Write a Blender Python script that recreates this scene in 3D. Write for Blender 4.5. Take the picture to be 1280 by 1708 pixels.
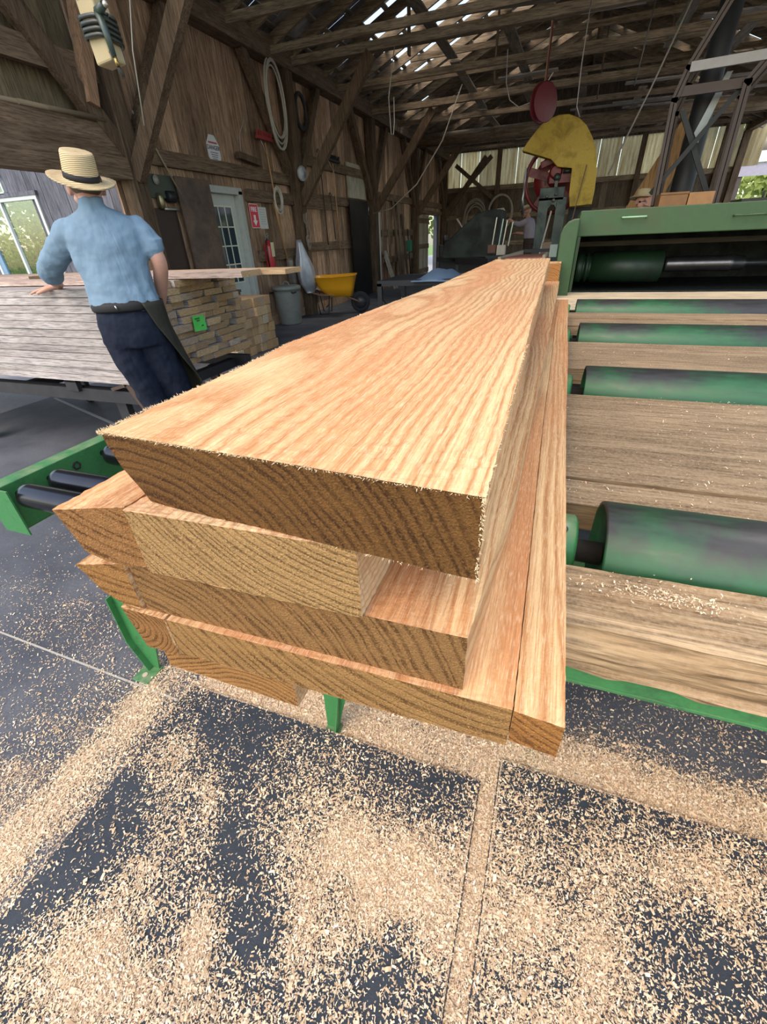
import bpy, math, random
import numpy as np
from mathutils import Vector, Matrix, noise
for o in list(bpy.data.objects): bpy.data.objects.remove(o)
sc = bpy.context.scene
COL = sc.collection
H = 1.37                      # height of the camera over the floor; all builders below take z measured from it
# ---------------------------------------------------------------- camera
yaw, pitch, roll = (math.radians(a) for a in (21.118, 32.544, 2.683))
fw = Vector((-math.sin(yaw)*math.cos(pitch), math.cos(yaw)*math.cos(pitch), -math.sin(pitch)))
rt = Vector((math.cos(yaw), math.sin(yaw), 0)); dn = fw.cross(rt)
r2 = math.cos(roll)*rt + math.sin(roll)*dn; d2 = -math.sin(roll)*rt + math.cos(roll)*dn
cam = bpy.data.cameras.new('camera'); co = bpy.data.objects.new('camera', cam); COL.objects.link(co)
m = Matrix.Identity(4)
for i in range(3):
    m[i][0] = r2[i]; m[i][1] = -d2[i]; m[i][2] = -fw[i]
m[2][3] = H
co.matrix_world = m
cam.sensor_fit = 'VERTICAL'; cam.sensor_height = 36; cam.lens = 36*717.8/1708; cam.clip_start = .01; cam.clip_end = 200
sc.camera = co
# ---------------------------------------------------------------- light
w = bpy.data.worlds.new('sky'); sc.world = w; w.use_nodes = True
nt = w.node_tree; bg = nt.nodes['Background']
sky = nt.nodes.new('ShaderNodeTexSky'); sky.sky_type = 'NISHITA'; sky.sun_disc = False
sky.sun_elevation = math.radians(52); sky.sun_rotation = math.radians(200); sky.dust_density = 2.0; sky.air_density = 1.0; sky.ozone_density = 1.0
nt.links.new(sky.outputs[0], bg.inputs[0]); bg.inputs[1].default_value = .50; wm_ = nt.nodes.new('ShaderNodeMix'); wm_.data_type = 'RGBA'; wm_.blend_type = 'MULTIPLY'; wm_.inputs[0].default_value = 1; wm_.inputs[7].default_value = (1.06, .98, .86, 1)
nt.links.new(sky.outputs[0], wm_.inputs[6]); nt.links.new(wm_.outputs[2], bg.inputs[0])
sd = bpy.data.lights.new('sun', 'SUN'); sd.energy = 2.3; sd.angle = math.radians(12); sd.color = (1, .95, .86)
so = bpy.data.objects.new('sun', sd); COL.objects.link(so)
so.rotation_euler = Vector((-.35, -.55, -1.0)).normalized().to_track_quat('-Z', 'Y').to_euler(); so.location = (3, 4, 9)
sc.view_settings.view_transform = 'Standard'; sc.view_settings.look = 'None'; sc.view_settings.gamma = 1
sc.view_settings.use_curve_mapping = False
sc.view_settings.exposure = 0.0
# ---------------------------------------------------------------- materials
class NT:
    def __init__(s, name):
        s.m = bpy.data.materials.new(name); s.m.use_nodes = True
        s.t = s.m.node_tree; s.t.nodes.clear()
        s.out = s.t.nodes.new('ShaderNodeOutputMaterial')
        s.b = s.t.nodes.new('ShaderNodeBsdfPrincipled'); s.l(s.b.outputs[0], s.out.inputs[0])
        s.set(s.b, 'Roughness', .7)
    def l(s, a, b): s.t.links.new(a, b)
    def set(s, n, k, v):
        i = n.inputs[k]
        if hasattr(v, 'is_linked') or isinstance(v, bpy.types.NodeSocket): s.l(v, i)
        else:
            if isinstance(v, (tuple, list)) and len(v) == 3 and i.type == 'RGBA': v = (*v, 1)
            i.default_value = v
    def n(s, typ, out=0, **kw):
        n = s.t.nodes.new('ShaderNode'+typ)
        for k, v in kw.items():
            if k.startswith('_'): setattr(n, k[1:], v)
            elif k[0] == 'i' and k[1:].isdigit(): s.set(n, int(k[1:]), v)
            else: s.set(n, k.replace('__', ' '), v)
        return n.outputs[out]
    def obj(s): return s.n('TexCoord', 3)
    def pos(s): return s.n('NewGeometry', 0)
    def mapping(s, v, scale=(1,1,1), loc=(0,0,0), rot=(0,0,0)):
        return s.n('Mapping', Vector=v, Scale=scale, Location=loc, Rotation=rot)
    def noise(s, v, scale=5, detail=3, rough=.55, dist=0, out=0):
        return s.n('TexNoise', out, Vector=v, Scale=scale, Detail=detail, Roughness=rough, Distortion=dist)
    def math(s, op, a, b=0.0, c=0.0, clamp=False): return s.n('Math', _operation=op, _use_clamp=clamp, i0=a, i1=b, i2=c)
    def ramp(s, f, stops):
        n = s.t.nodes.new('ShaderNodeValToRGB'); e = n.color_ramp.elements
        while len(e) > 1: e.remove(e[0])
        e[0].position = stops[0][0]; e[0].color = (*stops[0][1], 1) if not isinstance(stops[0][1], (int, float)) else (stops[0][1],)*3+(1,)
        for p, c in stops[1:]:
            k = e.new(p); k.color = (*c, 1) if not isinstance(c, (int, float)) else (c, c, c, 1)
        s.l(f, n.inputs[0]); return n.outputs[0]
    def mix(s, f, a, b, blend='MIX'):
        n = s.t.nodes.new('ShaderNodeMix'); n.data_type = 'RGBA'; n.blend_type = blend
        s.set(n, 0, f); s.set(n, 6, a); s.set(n, 7, b); return n.outputs[2]
    def col(s, c): s.set(s.b, 'Base Color', c)
    def bump(s, h, strength=.3, dist=.01):
        s.set(s.b, 'Normal', s.n('Bump', Strength=strength, Distance=dist, Height=h))
MC = {}
def cached(f):
    def g(*a, **k):
        key = (f.__name__, a, tuple(sorted(k.items())))
        if key not in MC: MC[key] = f(*a, **k)
        return MC[key]
    return g
@cached
def plain(c, rough=.6, metal=0.0, spec=.5, var=.15, scale=12.0, bump=0.0):
    t = NT('paint'); p = t.obj(); n = t.noise(p, scale, 4)
    t.col(t.mix(n, tuple(x*(1-var) for x in c), tuple(min(1, x*(1+var)) for x in c)))
    t.set(t.b, 'Roughness', rough); t.set(t.b, 'Metallic', metal); t.set(t.b, 'Specular IOR Level', spec)
    if bump: t.bump(t.noise(p, scale*4, 4), .4, bump)
    return t.m
@cached
def worn(c, c2, thr=.55, rough=.45, metal=0.0, scale=6.0, soft=.12, dust=0.0):
    """paint c worn or dirtied to c2, with dust on upward faces"""
    t = NT('worn_paint'); p = t.obj(); n = t.noise(p, scale, 6, .65, .4)
    f = t.ramp(n, [(thr-soft, 0.0), (thr+soft, 1.0)])
    fine = t.noise(p, scale*9, 3)
    c1 = t.mix(fine, tuple(x*.8 for x in c), tuple(min(1, x*1.15) for x in c))
    cc = t.mix(f, c1, c2)
    if dust:
        up = t.n('SeparateXYZ', 2, Vector=t.n('NewGeometry', 1))
        du = t.math('MULTIPLY', t.ramp(up, [(.55, 0.0), (.95, 1.0)]), t.ramp(t.noise(p, 25, 5), [(.35, 0.0), (.7, dust)]))
        cc = t.mix(du, cc, (.5, .40, .28))
    t.col(cc); t.set(t.b, 'Roughness', t.ramp(f, [(0, rough), (1, min(1, rough+.2))])); t.set(t.b, 'Metallic', metal)
    t.bump(n, .15, .002)
    return t.m
@cached
def oak(seed, cx, cz, tz=.02, tx=.01, sp=.006, pale=.0, warpk=.05, endc=(.34, .215, .10), endamt=.55, hue=0.0):
    """solid oak: growth rings about a slightly tilted axis along y, so faces show cathedrals and ends show arcs"""
    t = NT('oak'); p = t.obj()
    warp = t.noise(t.mapping(p, (1, .35, 1), (seed, 0, seed*.3)), 5, 3, .5, 0, 1)
    wv = t.n('VectorMath', _operation='MULTIPLY_ADD', i0=warp, i1=(warpk, 0, warpk), i2=p)
    sx = t.n('SeparateXYZ', 0, Vector=wv); sy = t.n('SeparateXYZ', 1, Vector=p); sz = t.n('SeparateXYZ', 2, Vector=wv)
    dx = t.math('ADD', t.math('MULTIPLY_ADD', sy, tx, -cx), sx)
    dz = t.math('ADD', t.math('MULTIPLY_ADD', sy, tz, -cz), sz)
    r = t.math('SQRT', t.math('ADD', t.math('MULTIPLY', dx, dx), t.math('MULTIPLY', dz, dz)))
    vary = t.noise(t.n('CombineXYZ', X=r, Y=seed*1.0), 38, 2, .6)
    ph = t.math('FRACT', t.math('ADD', t.math('MULTIPLY', r, 1/sp), t.math('MULTIPLY', vary, 3.2)))
    ring = t.ramp(ph, [(0, .0), (.14, .35), (.36, 1.0), (.78, .72), (.93, .15), (1, .0)])
    fib = t.noise(t.mapping(p, (1, .018, 1)), 420, 2, .6)
    fib2 = t.noise(t.mapping(p, (1, .06, 1)), 900, 2, .5)
    broad = t.noise(t.mapping(p, (1, .12, 1), (seed*2.1, 0, 0)), 9, 3, .5)
    light = (.74, .52, .29); mid = (.47, .235, .10); dark = (.33, .14, .05)
    c = t.mix(ring, mid, light)
    c = t.mix(t.ramp(broad, [(.42, 0.0), (.62, .75)]), c, (.60, .27, .12))
    c = t.mix(t.ramp(fib, [(.36, .42), (.53, 0.0)]), c, dark)
    c = t.mix(t.ramp(fib2, [(.50, 0.0), (.74, .38)]), c, (.93, .78, .56))
    if pale: c = t.mix(pale, c, (.86, .72, .50))
    # sawn ends: rough torn end grain, darker because the pores face out
    nrm = t.n('NewGeometry', 1); ny = t.n('SeparateXYZ', 1, Vector=nrm)
    end = t.ramp(t.math('MULTIPLY', ny, -1.0), [(.55, 0.0), (.8, 1.0)])
    pore = t.noise(p, 520, 3, .7)
    band = t.noise(t.mapping(p, (1, 1, 4)), 16, 2)
    ec = t.mix(t.ramp(ring, [(.2, 0.0), (.75, 1.0)]), tuple(x*f for x, f in zip(endc, (.42,.36,.30))), endc)
    ec = t.mix(t.ramp(pore, [(.50, 0.0), (.72, .9)]), ec, tuple(min(1, x*1.9) for x in endc))
    ec = t.mix(t.ramp(pore, [(.30, .7), (.43, 0.0)]), ec, tuple(x*.25 for x in endc))
    ray = t.noise(t.mapping(p, (1, 1, 1), (seed, seed, 0), (0, .9, 0)), 60, 2)
    ec = t.mix(t.ramp(band, [(.4, 0.0), (.7, .45)]), ec, tuple(min(1, x*1.35) for x in endc))
    c = t.mix(1.0, c, (.92, .895, .83), 'MULTIPLY'); ec = t.mix(1.0, ec, (1.04, .93, .82), 'MULTIPLY')
    t.col(t.mix(end, c, ec))
    t.set(t.b, 'Roughness', .82); t.set(t.b, 'Specular IOR Level', .25)
    hh = t.math('ADD', t.math('MULTIPLY', fib, .6), t.math('MULTIPLY', t.math('MULTIPLY', pore, end), 3.6))
    hh = t.math('ADD', hh, t.math('MULTIPLY', t.math('MULTIPLY', ring, end), 1.6))
    hh = t.math('ADD', hh, t.math('MULTIPLY', t.noise(p, 260, 2), .5))
    t.bump(hh, .75, .0025)
    return t.m
@cached
def timber(c=(.16, .105, .06), c2=(.27, .19, .115), axis=2, grain=22.0, var=.5, rough=.85, bump=.006, knots=0.0, dust=0.0):
    """weathered timber with streaks along an axis and a tone of its own per board (mesh island)"""
    t = NT('timber'); p = t.pos()
    isl = t.n('NewGeometry', 8)
    off = t.n('CombineXYZ', X=t.math('MULTIPLY', isl, 37.0), Y=t.math('MULTIPLY', isl, 11.0), Z=t.math('MULTIPLY', isl, 23.0))
    v = t.n('VectorMath', _operation='ADD', i0=p, i1=off)
    sc_ = [1, 1, 1]; sc_[axis] = .07
    g = t.noise(t.mapping(v, tuple(sc_)), grain, 6, .7, .6)
    g2 = t.noise(t.mapping(v, tuple(sc_)), grain*5, 3, .6)
    big = t.noise(v, 1.7, 3, .6)
    cc = t.mix(t.ramp(g, [(.3, 0.0), (.7, 1.0)]), c, c2)
    cc = t.mix(t.ramp(g2, [(.35, .6), (.55, 0.0)]), cc, tuple(x*.35 for x in c))
    k = t.math('MULTIPLY_ADD', isl, var*1.2, 1-var*.6)
    k = t.math('MULTIPLY', k, t.math('MULTIPLY_ADD', big, .9, .55))
    cc = t.n('VectorMath', _operation='SCALE', i0=cc, Scale=k)
    if dust:
        up = t.n('SeparateXYZ', 2, Vector=t.n('NewGeometry', 1))
        f = t.math('MULTIPLY', t.ramp(up, [(.3, 0.0), (.9, 1.0)]), t.ramp(t.noise(p, 140, 4, .7), [(.4, 0.0), (.75, dust)]))
        cc = t.mix(f, cc, (.62, .48, .32))
    t.col(cc); t.set(t.b, 'Roughness', rough); t.set(t.b, 'Specular IOR Level', .2)
    t.bump(t.math('ADD', g, t.math('MULTIPLY', g2, .4)), .6, bump)
    return t.m
# ---------------------------------------------------------------- mesh building
def frame(d, up=None):
    d = Vector(d).normalized()
    u = Vector(up) if up is not None else (Vector((0, 0, 1)) if abs(d.z) < .95 else Vector((1, 0, 0)))
    s = d.cross(u).normalized(); return s, s.cross(d).normalized(), d
class MB:
    def __init__(s): s.v = []; s.f = []; s.sm = []
    def add(s, vs, fs, smooth=False):
        b = len(s.v); s.v += [tuple(x) for x in vs]; s.f += [tuple(b+i for i in f) for f in fs]; s.sm += [smooth]*len(fs); return s
    def box(s, x0, x1, y0, y1, z0, z1):
        return s.add([(x, y, z) for z in (z0, z1) for y in (y0, y1) for x in (x0, x1)],
                     [(0,2,3,1),(4,5,7,6),(0,1,5,4),(1,3,7,5),(3,2,6,7),(2,0,4,6)])
    def beam(s, a, b, w, h, up=None, w2=None, h2=None):
        a = Vector(a); b = Vector(b); sx, ux, d = frame(b-a, up)
        w2 = w if w2 is None else w2; h2 = h if h2 is None else h2
        vs = [a+sx*i*w/2+ux*j*h/2 for i, j in ((-1,-1),(1,-1),(1,1),(-1,1))]+[b+sx*i*w2/2+ux*j*h2/2 for i, j in ((-1,-1),(1,-1),(1,1),(-1,1))]
        return s.add(vs, [(3,2,1,0),(4,5,6,7),(0,1,5,4),(1,2,6,5),(2,3,7,6),(3,0,4,7)])
    def tube(s, pts, r, n=10, closed=False, caps=True, flat=None):
        pts = [Vector(p) for p in pts]; k = len(pts)
        rs = r if isinstance(r, (list, tuple)) else [r]*k
        vs = []; up = None
        for i, p in enumerate(pts):
            a = pts[(i-1) % k] if (closed or i > 0) else p; b = pts[(i+1) % k] if (closed or i < k-1) else p
            d = (b-a).normalized()
            if up is None: sx, ux, _ = frame(d)
            else:
                sx = d.cross(up)
                sx = sx.normalized() if sx.length > 1e-4 else frame(d)[0]; ux = sx.cross(d).normalized()
            up = ux
            for j in range(n):
                t = 2*math.pi*j/n; vs.append(p+(sx*math.cos(t)+ux*math.sin(t)*(flat or 1))*rs[i])
        fs = []
        for i in range(k if closed else k-1):
            for j in range(n):
                a = i*n+j; b = i*n+(j+1) % n; c = ((i+1) % k)*n+(j+1) % n; d = ((i+1) % k)*n+j
                fs.append((a, b, c, d))
        s.add(vs, fs, True)
        if caps and not closed:
            base = len(s.v)-len(vs)
            s.f.append(tuple(base+j for j in range(n))[::-1]); s.sm.append(False)
            s.f.append(tuple(base+(k-1)*n+j for j in range(n))); s.sm.append(False)
        return s
    def cyl(s, a, b, r, n=24, r2=None): return s.tube([a, b], [r, r if r2 is None else r2], n)
    def lathe(s, c, axis, prof, n=24, up=None):
        """prof: list of (radius, distance along the axis)"""
        sx, ux, d = frame(axis, up); c = Vector(c); vs = []
        for r, h in prof:
            for j in range(n):
                t = 2*math.pi*j/n; vs.append(c+d*h+(sx*math.cos(t)+ux*math.sin(t))*r)
        fs = [(i*n+j, i*n+(j+1) % n, (i+1)*n+(j+1) % n, (i+1)*n+j) for i in range(len(prof)-1) for j in range(n)]
        return s.add(vs, fs, True)
    def prism(s, poly, t, o=(0,0,0), ux=(1,0,0), uy=(0,0,1)):
        """poly in the (ux,uy) plane through o, thickness t along ux x uy"""
        o = Vector(o); ux = Vector(ux).normalized(); uy = Vector(uy).normalized(); nn = ux.cross(uy)
        k = len(poly); vs = [o+ux*a+uy*b+nn*h for h in (0, t) for a, b in poly]
        return s.add(vs, [tuple(range(k))[::-1], tuple(range(k, 2*k))]+[(i, (i+1) % k, k+(i+1) % k, k+i) for i in range(k)])
    def sphere(s, c, r, n=12, m=8):
        rx, ry, rz = r if isinstance(r, (tuple, list)) else (r, r, r); vs = []; fs = []
        for i in range(m+1):
            a = math.pi*i/m
            for j in range(n):
                t = 2*math.pi*j/n; vs.append((c[0]+rx*math.sin(a)*math.cos(t), c[1]+ry*math.sin(a)*math.sin(t), c[2]+rz*math.cos(a)))
        for i in range(m):
            for j in range(n): fs.append((i*n+j, (i+1)*n+j, (i+1)*n+(j+1) % n, i*n+(j+1) % n))
        return s.add(vs, fs, True)
    def torus(s, c, axis, R, r, n=28, m=8, sq=1.0, up=None, arc=1.0):
        sx, ux, d = frame(axis, up); c = Vector(c); k = max(3, int(n*arc))
        pts = [c+sx*R*math.cos(2*math.pi*i*arc/k)+ux*R*sq*math.sin(2*math.pi*i*arc/k) for i in range(k+(0 if arc == 1 else 1))]
        return s.tube(pts, r, m, closed=arc == 1)
    def xf(s, M):
        s.v = [tuple(M @ Vector(v)) for v in s.v]; return s
    def build(s, name, mat, parent=None, bevel=0, label=None, origin=None):
        me = bpy.data.meshes.new(name); a = np.array(s.v, float).reshape(-1, 3)
        if origin is None: lo = a.min(0); hi = a.max(0); org = np.array([(lo[0]+hi[0])/2, (lo[1]+hi[1])/2, lo[2]])
        else: org = np.array(origin, float)
        a = a-org
        me.from_pydata(a.tolist(), [], s.f); me.polygons.foreach_set('use_smooth', s.sm); me.update()
        o = bpy.data.objects.new(name, me); COL.objects.link(o)
        if isinstance(mat, (list, tuple)):
            for x in mat: me.materials.append(x)
        else: me.materials.append(mat)
        loc = Vector(org)+Vector((0, 0, H))
        if parent is not None:
            o.parent = parent; pm = WL[parent.name]; o.location = loc-pm; WL[o.name] = loc
        else: o.location = loc; WL[o.name] = loc
        if bevel:
            b = o.modifiers.new('bevel', 'BEVEL'); b.width = bevel; b.segments = 2; b.limit_method = 'ANGLE'; b.angle_limit = .6
        if label: o['label'] = label
        return o
WL = {}
def thing(name, label, cat, loc=(0,0,0), group=None):
    o = bpy.data.objects.new(name, None); COL.objects.link(o); o.empty_display_size = .1
    o.location = Vector(loc)+Vector((0, 0, H)); WL[o.name] = o.location.copy()
    o['label'] = label; o['category'] = cat
    if group: o['group'] = group
    return o
def tag(o, label, cat, group=None, kind=None):
    o['label'] = label; o['category'] = cat
    if group: o['group'] = group
    if kind: o['kind'] = kind
    return o
def struct(o): o['kind'] = 'structure'; return o
def copy_tree(o, parent=None):
    c = o.copy(); COL.objects.link(c); c.parent = parent; WL[c.name] = WL[o.name].copy()
    for ch in [x for x in bpy.data.objects if x.parent == o]: copy_tree(ch, c)
    return c
# ================================================================ the setting
R = random.Random(7)
FL = -1.37
wallwood = timber((.19, .105, .06), (.56, .38, .24), 2, 20, .75)
backwood = timber((.10, .075, .05), (.20, .155, .11), 2, 20, .5)
framewood = timber((.075, .05, .03), (.19, .13, .08), 2, 16, .35)
frameX = timber((.12, .085, .05), (.34, .26, .17), 0, 18, .8)
frameY = timber((.10, .065, .04), (.25, .175, .11), 1, 18, .35)
greywood = timber((.09, .095, .12), (.22, .23, .28), 2, 24, .35)
# ---- floor: concrete with drifts of sawdust
def blob(x, y, cx, cy, sx, sy, a):
    u = (x-cx)*math.cos(a)+(y-cy)*math.sin(a); v = -(x-cx)*math.sin(a)+(y-cy)*math.cos(a)
    return math.exp(-(u*u/(sx*sx)+v*v/(sy*sy)))
DARK = [(-1.03,.18,.13,.10,.7,1.1),(-.99,.31,.08,.07,.3,.7),(-1.1,.05,.12,.12,.5,1.2),(-.60,.30,.09,.06,-.9,.9),(-.45,.20,.10,.05,-1.0,.9),
        (-.13,.22,.05,.10,-.3,.75),(-.80,.62,.16,.10,0,.85),(-.5,.66,.3,.06,-.1,.5),(.33,.73,.28,.05,0,.45),(.52,.47,.10,.12,.4,.45),(-.30,.11,.06,.05,.2,.5),
        (-.85,.52,.14,.07,-.6,.45),(.19,.34,.05,.06,.3,.4),(-.66,.10,.05,.05,0,.5),(-.92,.13,.06,.06,0,.4),(-.2,.56,.16,.09,-.2,.4)]
DENSE = [(-.26,.38,.18,.12,0,.8),(-.10,.36,.12,.14,0,.6),(-.34,.19,.07,.14,.5,.7),(-.73,.38,.035,.12,.75,.65),(-.91,.46,.06,.06,.5,.5),(-.74,.0,.12,.12,.4,.8),
         (-.56,.12,.03,.10,.4,.8),(-.79,.20,.05,.03,.2,.35),(.20,.44,.16,.12,0,.65),(.42,.56,.18,.10,.2,.6),(.25,.28,.25,.12,0,.7),(.62,.66,.15,.1,0,.5),(-.50,.02,.35,.1,0,.5)]
def dust(x, y):
    n = noise.fractal(Vector((x*3.1, y*3.1, 2)), .9, 2.1, 4)*.5
    d = .43+n*.5
    if y < .9:
        for b in DENSE: d += .55*b[5]*blob(x, y, *b[:5])
        for b in DARK: d -= .55*b[5]*blob(x, y, *b[:5])
    matA = -1.05 < x < 0 and y < .68; matB = x > .052 and y < .765
    if not matA and not matB and x > -1.2:
        d = max(d*(1 if y < .8 else .6), min(.92, .92-3.4*max(0, y-.84))+n*.25)
        if y > .95: d = min(d, .30+n*.3)
    if x < -1.05:
        d = .30+.55*math.exp(-((x+1.16)/.10)**2)*(1 if y < .75 else .3)+n*.5-.16*max(0, -1.2-x)
        d += .30*blob(x, y, -1.32, .30, .12, .30, .2)
    d += .16*noise.fractal(Vector((x*11, y*11, 7)), .8, 2.1, 3)
    return max(0., min(1., d))
fd = NT('dusty_concrete'); P = fd.pos()
def dusty(t, base, P, rgh=.75):
    a = t.n('Attribute', 2, _attribute_name='dust') if False else t.n('Attribute', 2)
    t.t.nodes[-1].attribute_name = 'dust'
    sp = t.noise(P, 330, 2, .6); sp2 = t.noise(P, 150, 3, .7); sp3 = t.noise(P, 700, 1, .5)
    v = t.math('ADD', t.math('MULTIPLY', sp, .55), t.math('MULTIPLY', sp2, .45))
    th = t.math('MULTIPLY_ADD', a, -.50, .86)          # the more dust the lower the threshold
    f = t.math('MULTIPLY', t.math('SUBTRACT', v, th), 14.0, clamp=True)
    f = t.math('MINIMUM', t.math('MAXIMUM', f, 0.0), 1.0)
    tone = t.noise(P, 6, 3, .6)
    grain = t.noise(P, 420, 2, .8)
    dc = t.mix(t.ramp(tone, [(.35, 0.0), (.65, 1.0)]), (.74, .58, .40), (.72, .49, .31))
    dc = t.mix(t.ramp(grain, [(.35, 0.0), (.65, 1.0)]), t.mix(1.0, dc, (.55, .5, .45), 'MULTIPLY'), t.mix(1.0, dc, (1.35, 1.4, 1.45), 'MULTIPLY'))
    t.col(t.mix(f, base, dc)); t.set(t.b, 'Roughness', t.ramp(f, [(0, rgh), (1, .95)])); t.set(t.b, 'Specular IOR Level', .3)
    t.bump(t.math('ADD', t.math('MULTIPLY', f, .8), t.math('MULTIPLY', grain, .6)), .6, .004)
    return t.m
cn = fd.noise(P, 2.2, 6, .6); cf = fd.noise(P, 90, 3, .6)
cbase = fd.mix(fd.ramp(cn, [(.35, 0.0), (.65, 1.0)]), (.068, .074, .088), (.14, .145, .16))
cbase = fd.mix(fd.ramp(cf, [(.4, .35), (.6, 0.0)]), cbase, (.05, .055, .065))
concrete = dusty(fd, cbase, P, .55)
mt = NT('rubber_mat'); P2 = mt.pos()
rubber = dusty(mt, mt.mix(mt.noise(P2, 40, 4), (.022, .028, .036), (.055, .065, .08)), P2, .6)
def grid(x0, x1, y0, y1, z, step, name, mat, thick=0.0, round_=0.0):
    nx = max(2, int((x1-x0)/step)); ny = max(2, int((y1-y0)/step)); b = MB(); D = []
    for j in range(ny+1):
        for i in range(nx+1):
            x = x0+(x1-x0)*i/nx; y = y0+(y1-y0)*j/ny; D.append(dust(x, y))
            b.v.append((x, y, z))
    for j in range(ny):
        for i in range(nx):
            a = j*(nx+1)+i; b.f.append((a, a+1, a+nx+2, a+nx+1)); b.sm.append(True)
    if thick:
        k = len(b.v); b.add([(x0, y0, z), (x1, y0, z), (x1, y1, z), (x0, y1, z), (x0-.004, y0-.004, z-thick), (x1+.004, y0-.004, z-thick), (x1+.004, y1+.004, z-thick), (x0-.004, y1+.004, z-thick)],
              [(0,4,5,1),(1,5,6,2),(2,6,7,3),(3,7,4,0)]); D += [.15]*8
    o = b.build(name, mat)
    at = o.data.attributes.new('dust', 'FLOAT', 'POINT'); at.data.foreach_set('value', D)
    return o
f = struct(grid(-5.2, 6.0, -3.0, 22.2, FL, .07, 'floor', concrete)); 
near = grid(-3.2, 1.6, -.5, 1.6, FL+.0012, .016, 'sawdust_layer', concrete); near.parent = f; near.location -= f.location; near['kind'] = 'stuff'
ma = grid(-1.05, 0.0, -.6, .68, FL+.013, .012, 'rubber_mat', rubber, .012); tag(ma, 'black rubber floor mat under sawdust, to the left of the sawdust filled seam', 'mat', 'rubber floor mats')
mb_ = grid(.052, 1.3, -.6, .765, FL+.013, .012, 'rubber_mat', rubber, .012); tag(mb_, 'black rubber floor mat under sawdust, to the right of the sawdust filled seam', 'mat', 'rubber floor mats')
# expansion joint in the concrete filled with pale dust
MB().beam((-3.4, .66, FL+.003), (-1.06, .615, FL+.003), .007, .002).build('joint_filling', plain((.45, .42, .36), .9), f)
MB().beam((-3.6, 2.7, FL+.003), (-5.1, 3.2, FL+.003), .03, .002).build('joint_filling', plain((.35, .36, .38), .8), f)
# loose shavings: countless curled chips
def chips(n, seed):
    rg = np.random.default_rng(seed); P = []
    while len(P) < n:
        x = rg.uniform(-2.6, 1.3); y = rg.uniform(-.25, 1.5)
        d = dust(x, y)
        if rg.random() < (.05+.9*d**1.6)*(1.0 if y < .9 else .45)*(1 if x > -1.25 else .35):
            onmat = (-1.05 < x < 0 and y < .68) or (x > .052 and y < .765)
            P.append((x, y, FL+(.0135 if onmat else .0022)+rg.uniform(0, .003)))
    return chipmesh(P, rg, FL, 'wood_chips')
def chipmesh(P, rg, FZ, name, sc=1.0):
    P = np.array(P); k = len(P)
    L = (rg.gamma(3.0, .0006, k)+.0009)*sc; W = L*rg.uniform(.2, .5, k); a = rg.uniform(0, 2*math.pi, k); ti = rg.normal(0, .35, k)
    u = np.stack([np.cos(a), np.sin(a), np.sin(ti)], 1)*L[:, None]; v = np.stack([-np.sin(a), np.cos(a), rg.normal(0, .3, k)], 1)*W[:, None]
    up = np.zeros((k, 3)); up[:, 2] = L*rg.uniform(.1, .5, k)
    V = np.stack([P-u-v, P-u+v, P+up-v, P+up+v, P+u-v, P+u+v], 1).reshape(-1, 3)
    base = (np.arange(k)*6)[:, None, None]
    F = (base+np.array([[0, 2, 3, 1], [2, 4, 5, 3]])).reshape(-1, 4)
    me = bpy.data.meshes.new(name); me.vertices.add(len(V)); org = np.array([0, .6, FZ]); me.vertices.foreach_set('co', (V-org).ravel())
    me.loops.add(F.size); me.loops.foreach_set('vertex_index', F.ravel()); me.polygons.add(len(F))
    me.polygons.foreach_set('loop_start', np.arange(len(F))*4); me.polygons.foreach_set('loop_total', np.full(len(F), 4)); me.update(); me.validate()
    t = NT('chip'); i = t.n('NewGeometry', 8)
    t.col(t.ramp(i, [(0, (.48, .32, .18)), (.3, (.76, .57, .36)), (.6, (.88, .73, .50)), (.85, (.78, .50, .30)), (1, (.93, .86, .70))])); t.set(t.b, 'Roughness', .9)
    me.materials.append(t.m)
    o = bpy.data.objects.new(name, me); COL.objects.link(o); o.location = (0, .6, FZ+H); o['kind'] = 'stuff'
    return o
tag(chips(230000, 3), 'pale sawdust chips scattered over the mats and concrete', 'sawdust', kind='stuff')
# ---- left wall (plane x = -5.15) as one structure of separate vertical boards with openings
XL = -5.15
def boards(b, y0, y1, z0, z1, x, w=.2, d=.025, rnd=R, holes=()):
    y = y0
    while y < y1-.02:
        ww = min(w*rnd.uniform(.75, 1.25), y1-y)
        segs = [(z0, z1)]
        for (a, c, lo, hi) in holes:
            if y+ww/2 > a and y+ww/2 < c:
                new = []
                for s0, s1 in segs:
                    if lo > s0: new.append((s0, min(lo, s1)))
                    if hi < s1: new.append((max(hi, s0), s1))
                segs = new
        dx = rnd.uniform(0, .008)
        for s0, s1 in segs:
            if s1-s0 > .02: b.box(x-d-dx, x-dx, y+.002, y+ww-.003, s0, s1)
        y += ww
    return b
DOORH = [(6.52, 7.46, -1.4, .76), (12.95, 14.02, -1.4, .71), (19.25, 20.65, -1.4, .64), (10.95, 11.75, -.9, .3)]
wl = struct(boards(MB(), 5.0, 22, FL, 2.62, XL, holes=DOORH[:3]).build('wall_left', wallwood))
boards(MB(), 1.5, 5.0, 1.18, 2.62, XL-.02).build('gable_board', timber((.15, .115, .065), (.27, .21, .125), 2, 18, .4), wl)
def part(b, name, mat=None, parent=None, **k): return b.build(name, mat or framewood, parent if parent is not None else wl, **k)
part(MB().beam((XL+.1, 1.5, 1.03), (XL+.1, 5.05, 1.03), .2, .27), 'header_beam', frameY)
part(MB().beam((XL+.12, 1.5, .79), (XL+.12, 5.05, .79), .22, .2), 'header_beam', frameY)
part(MB().beam((XL+.1, 1.5, 1.62), (XL+.1, 5.05, 1.62), .08, .2), 'girt', frameY)
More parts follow.
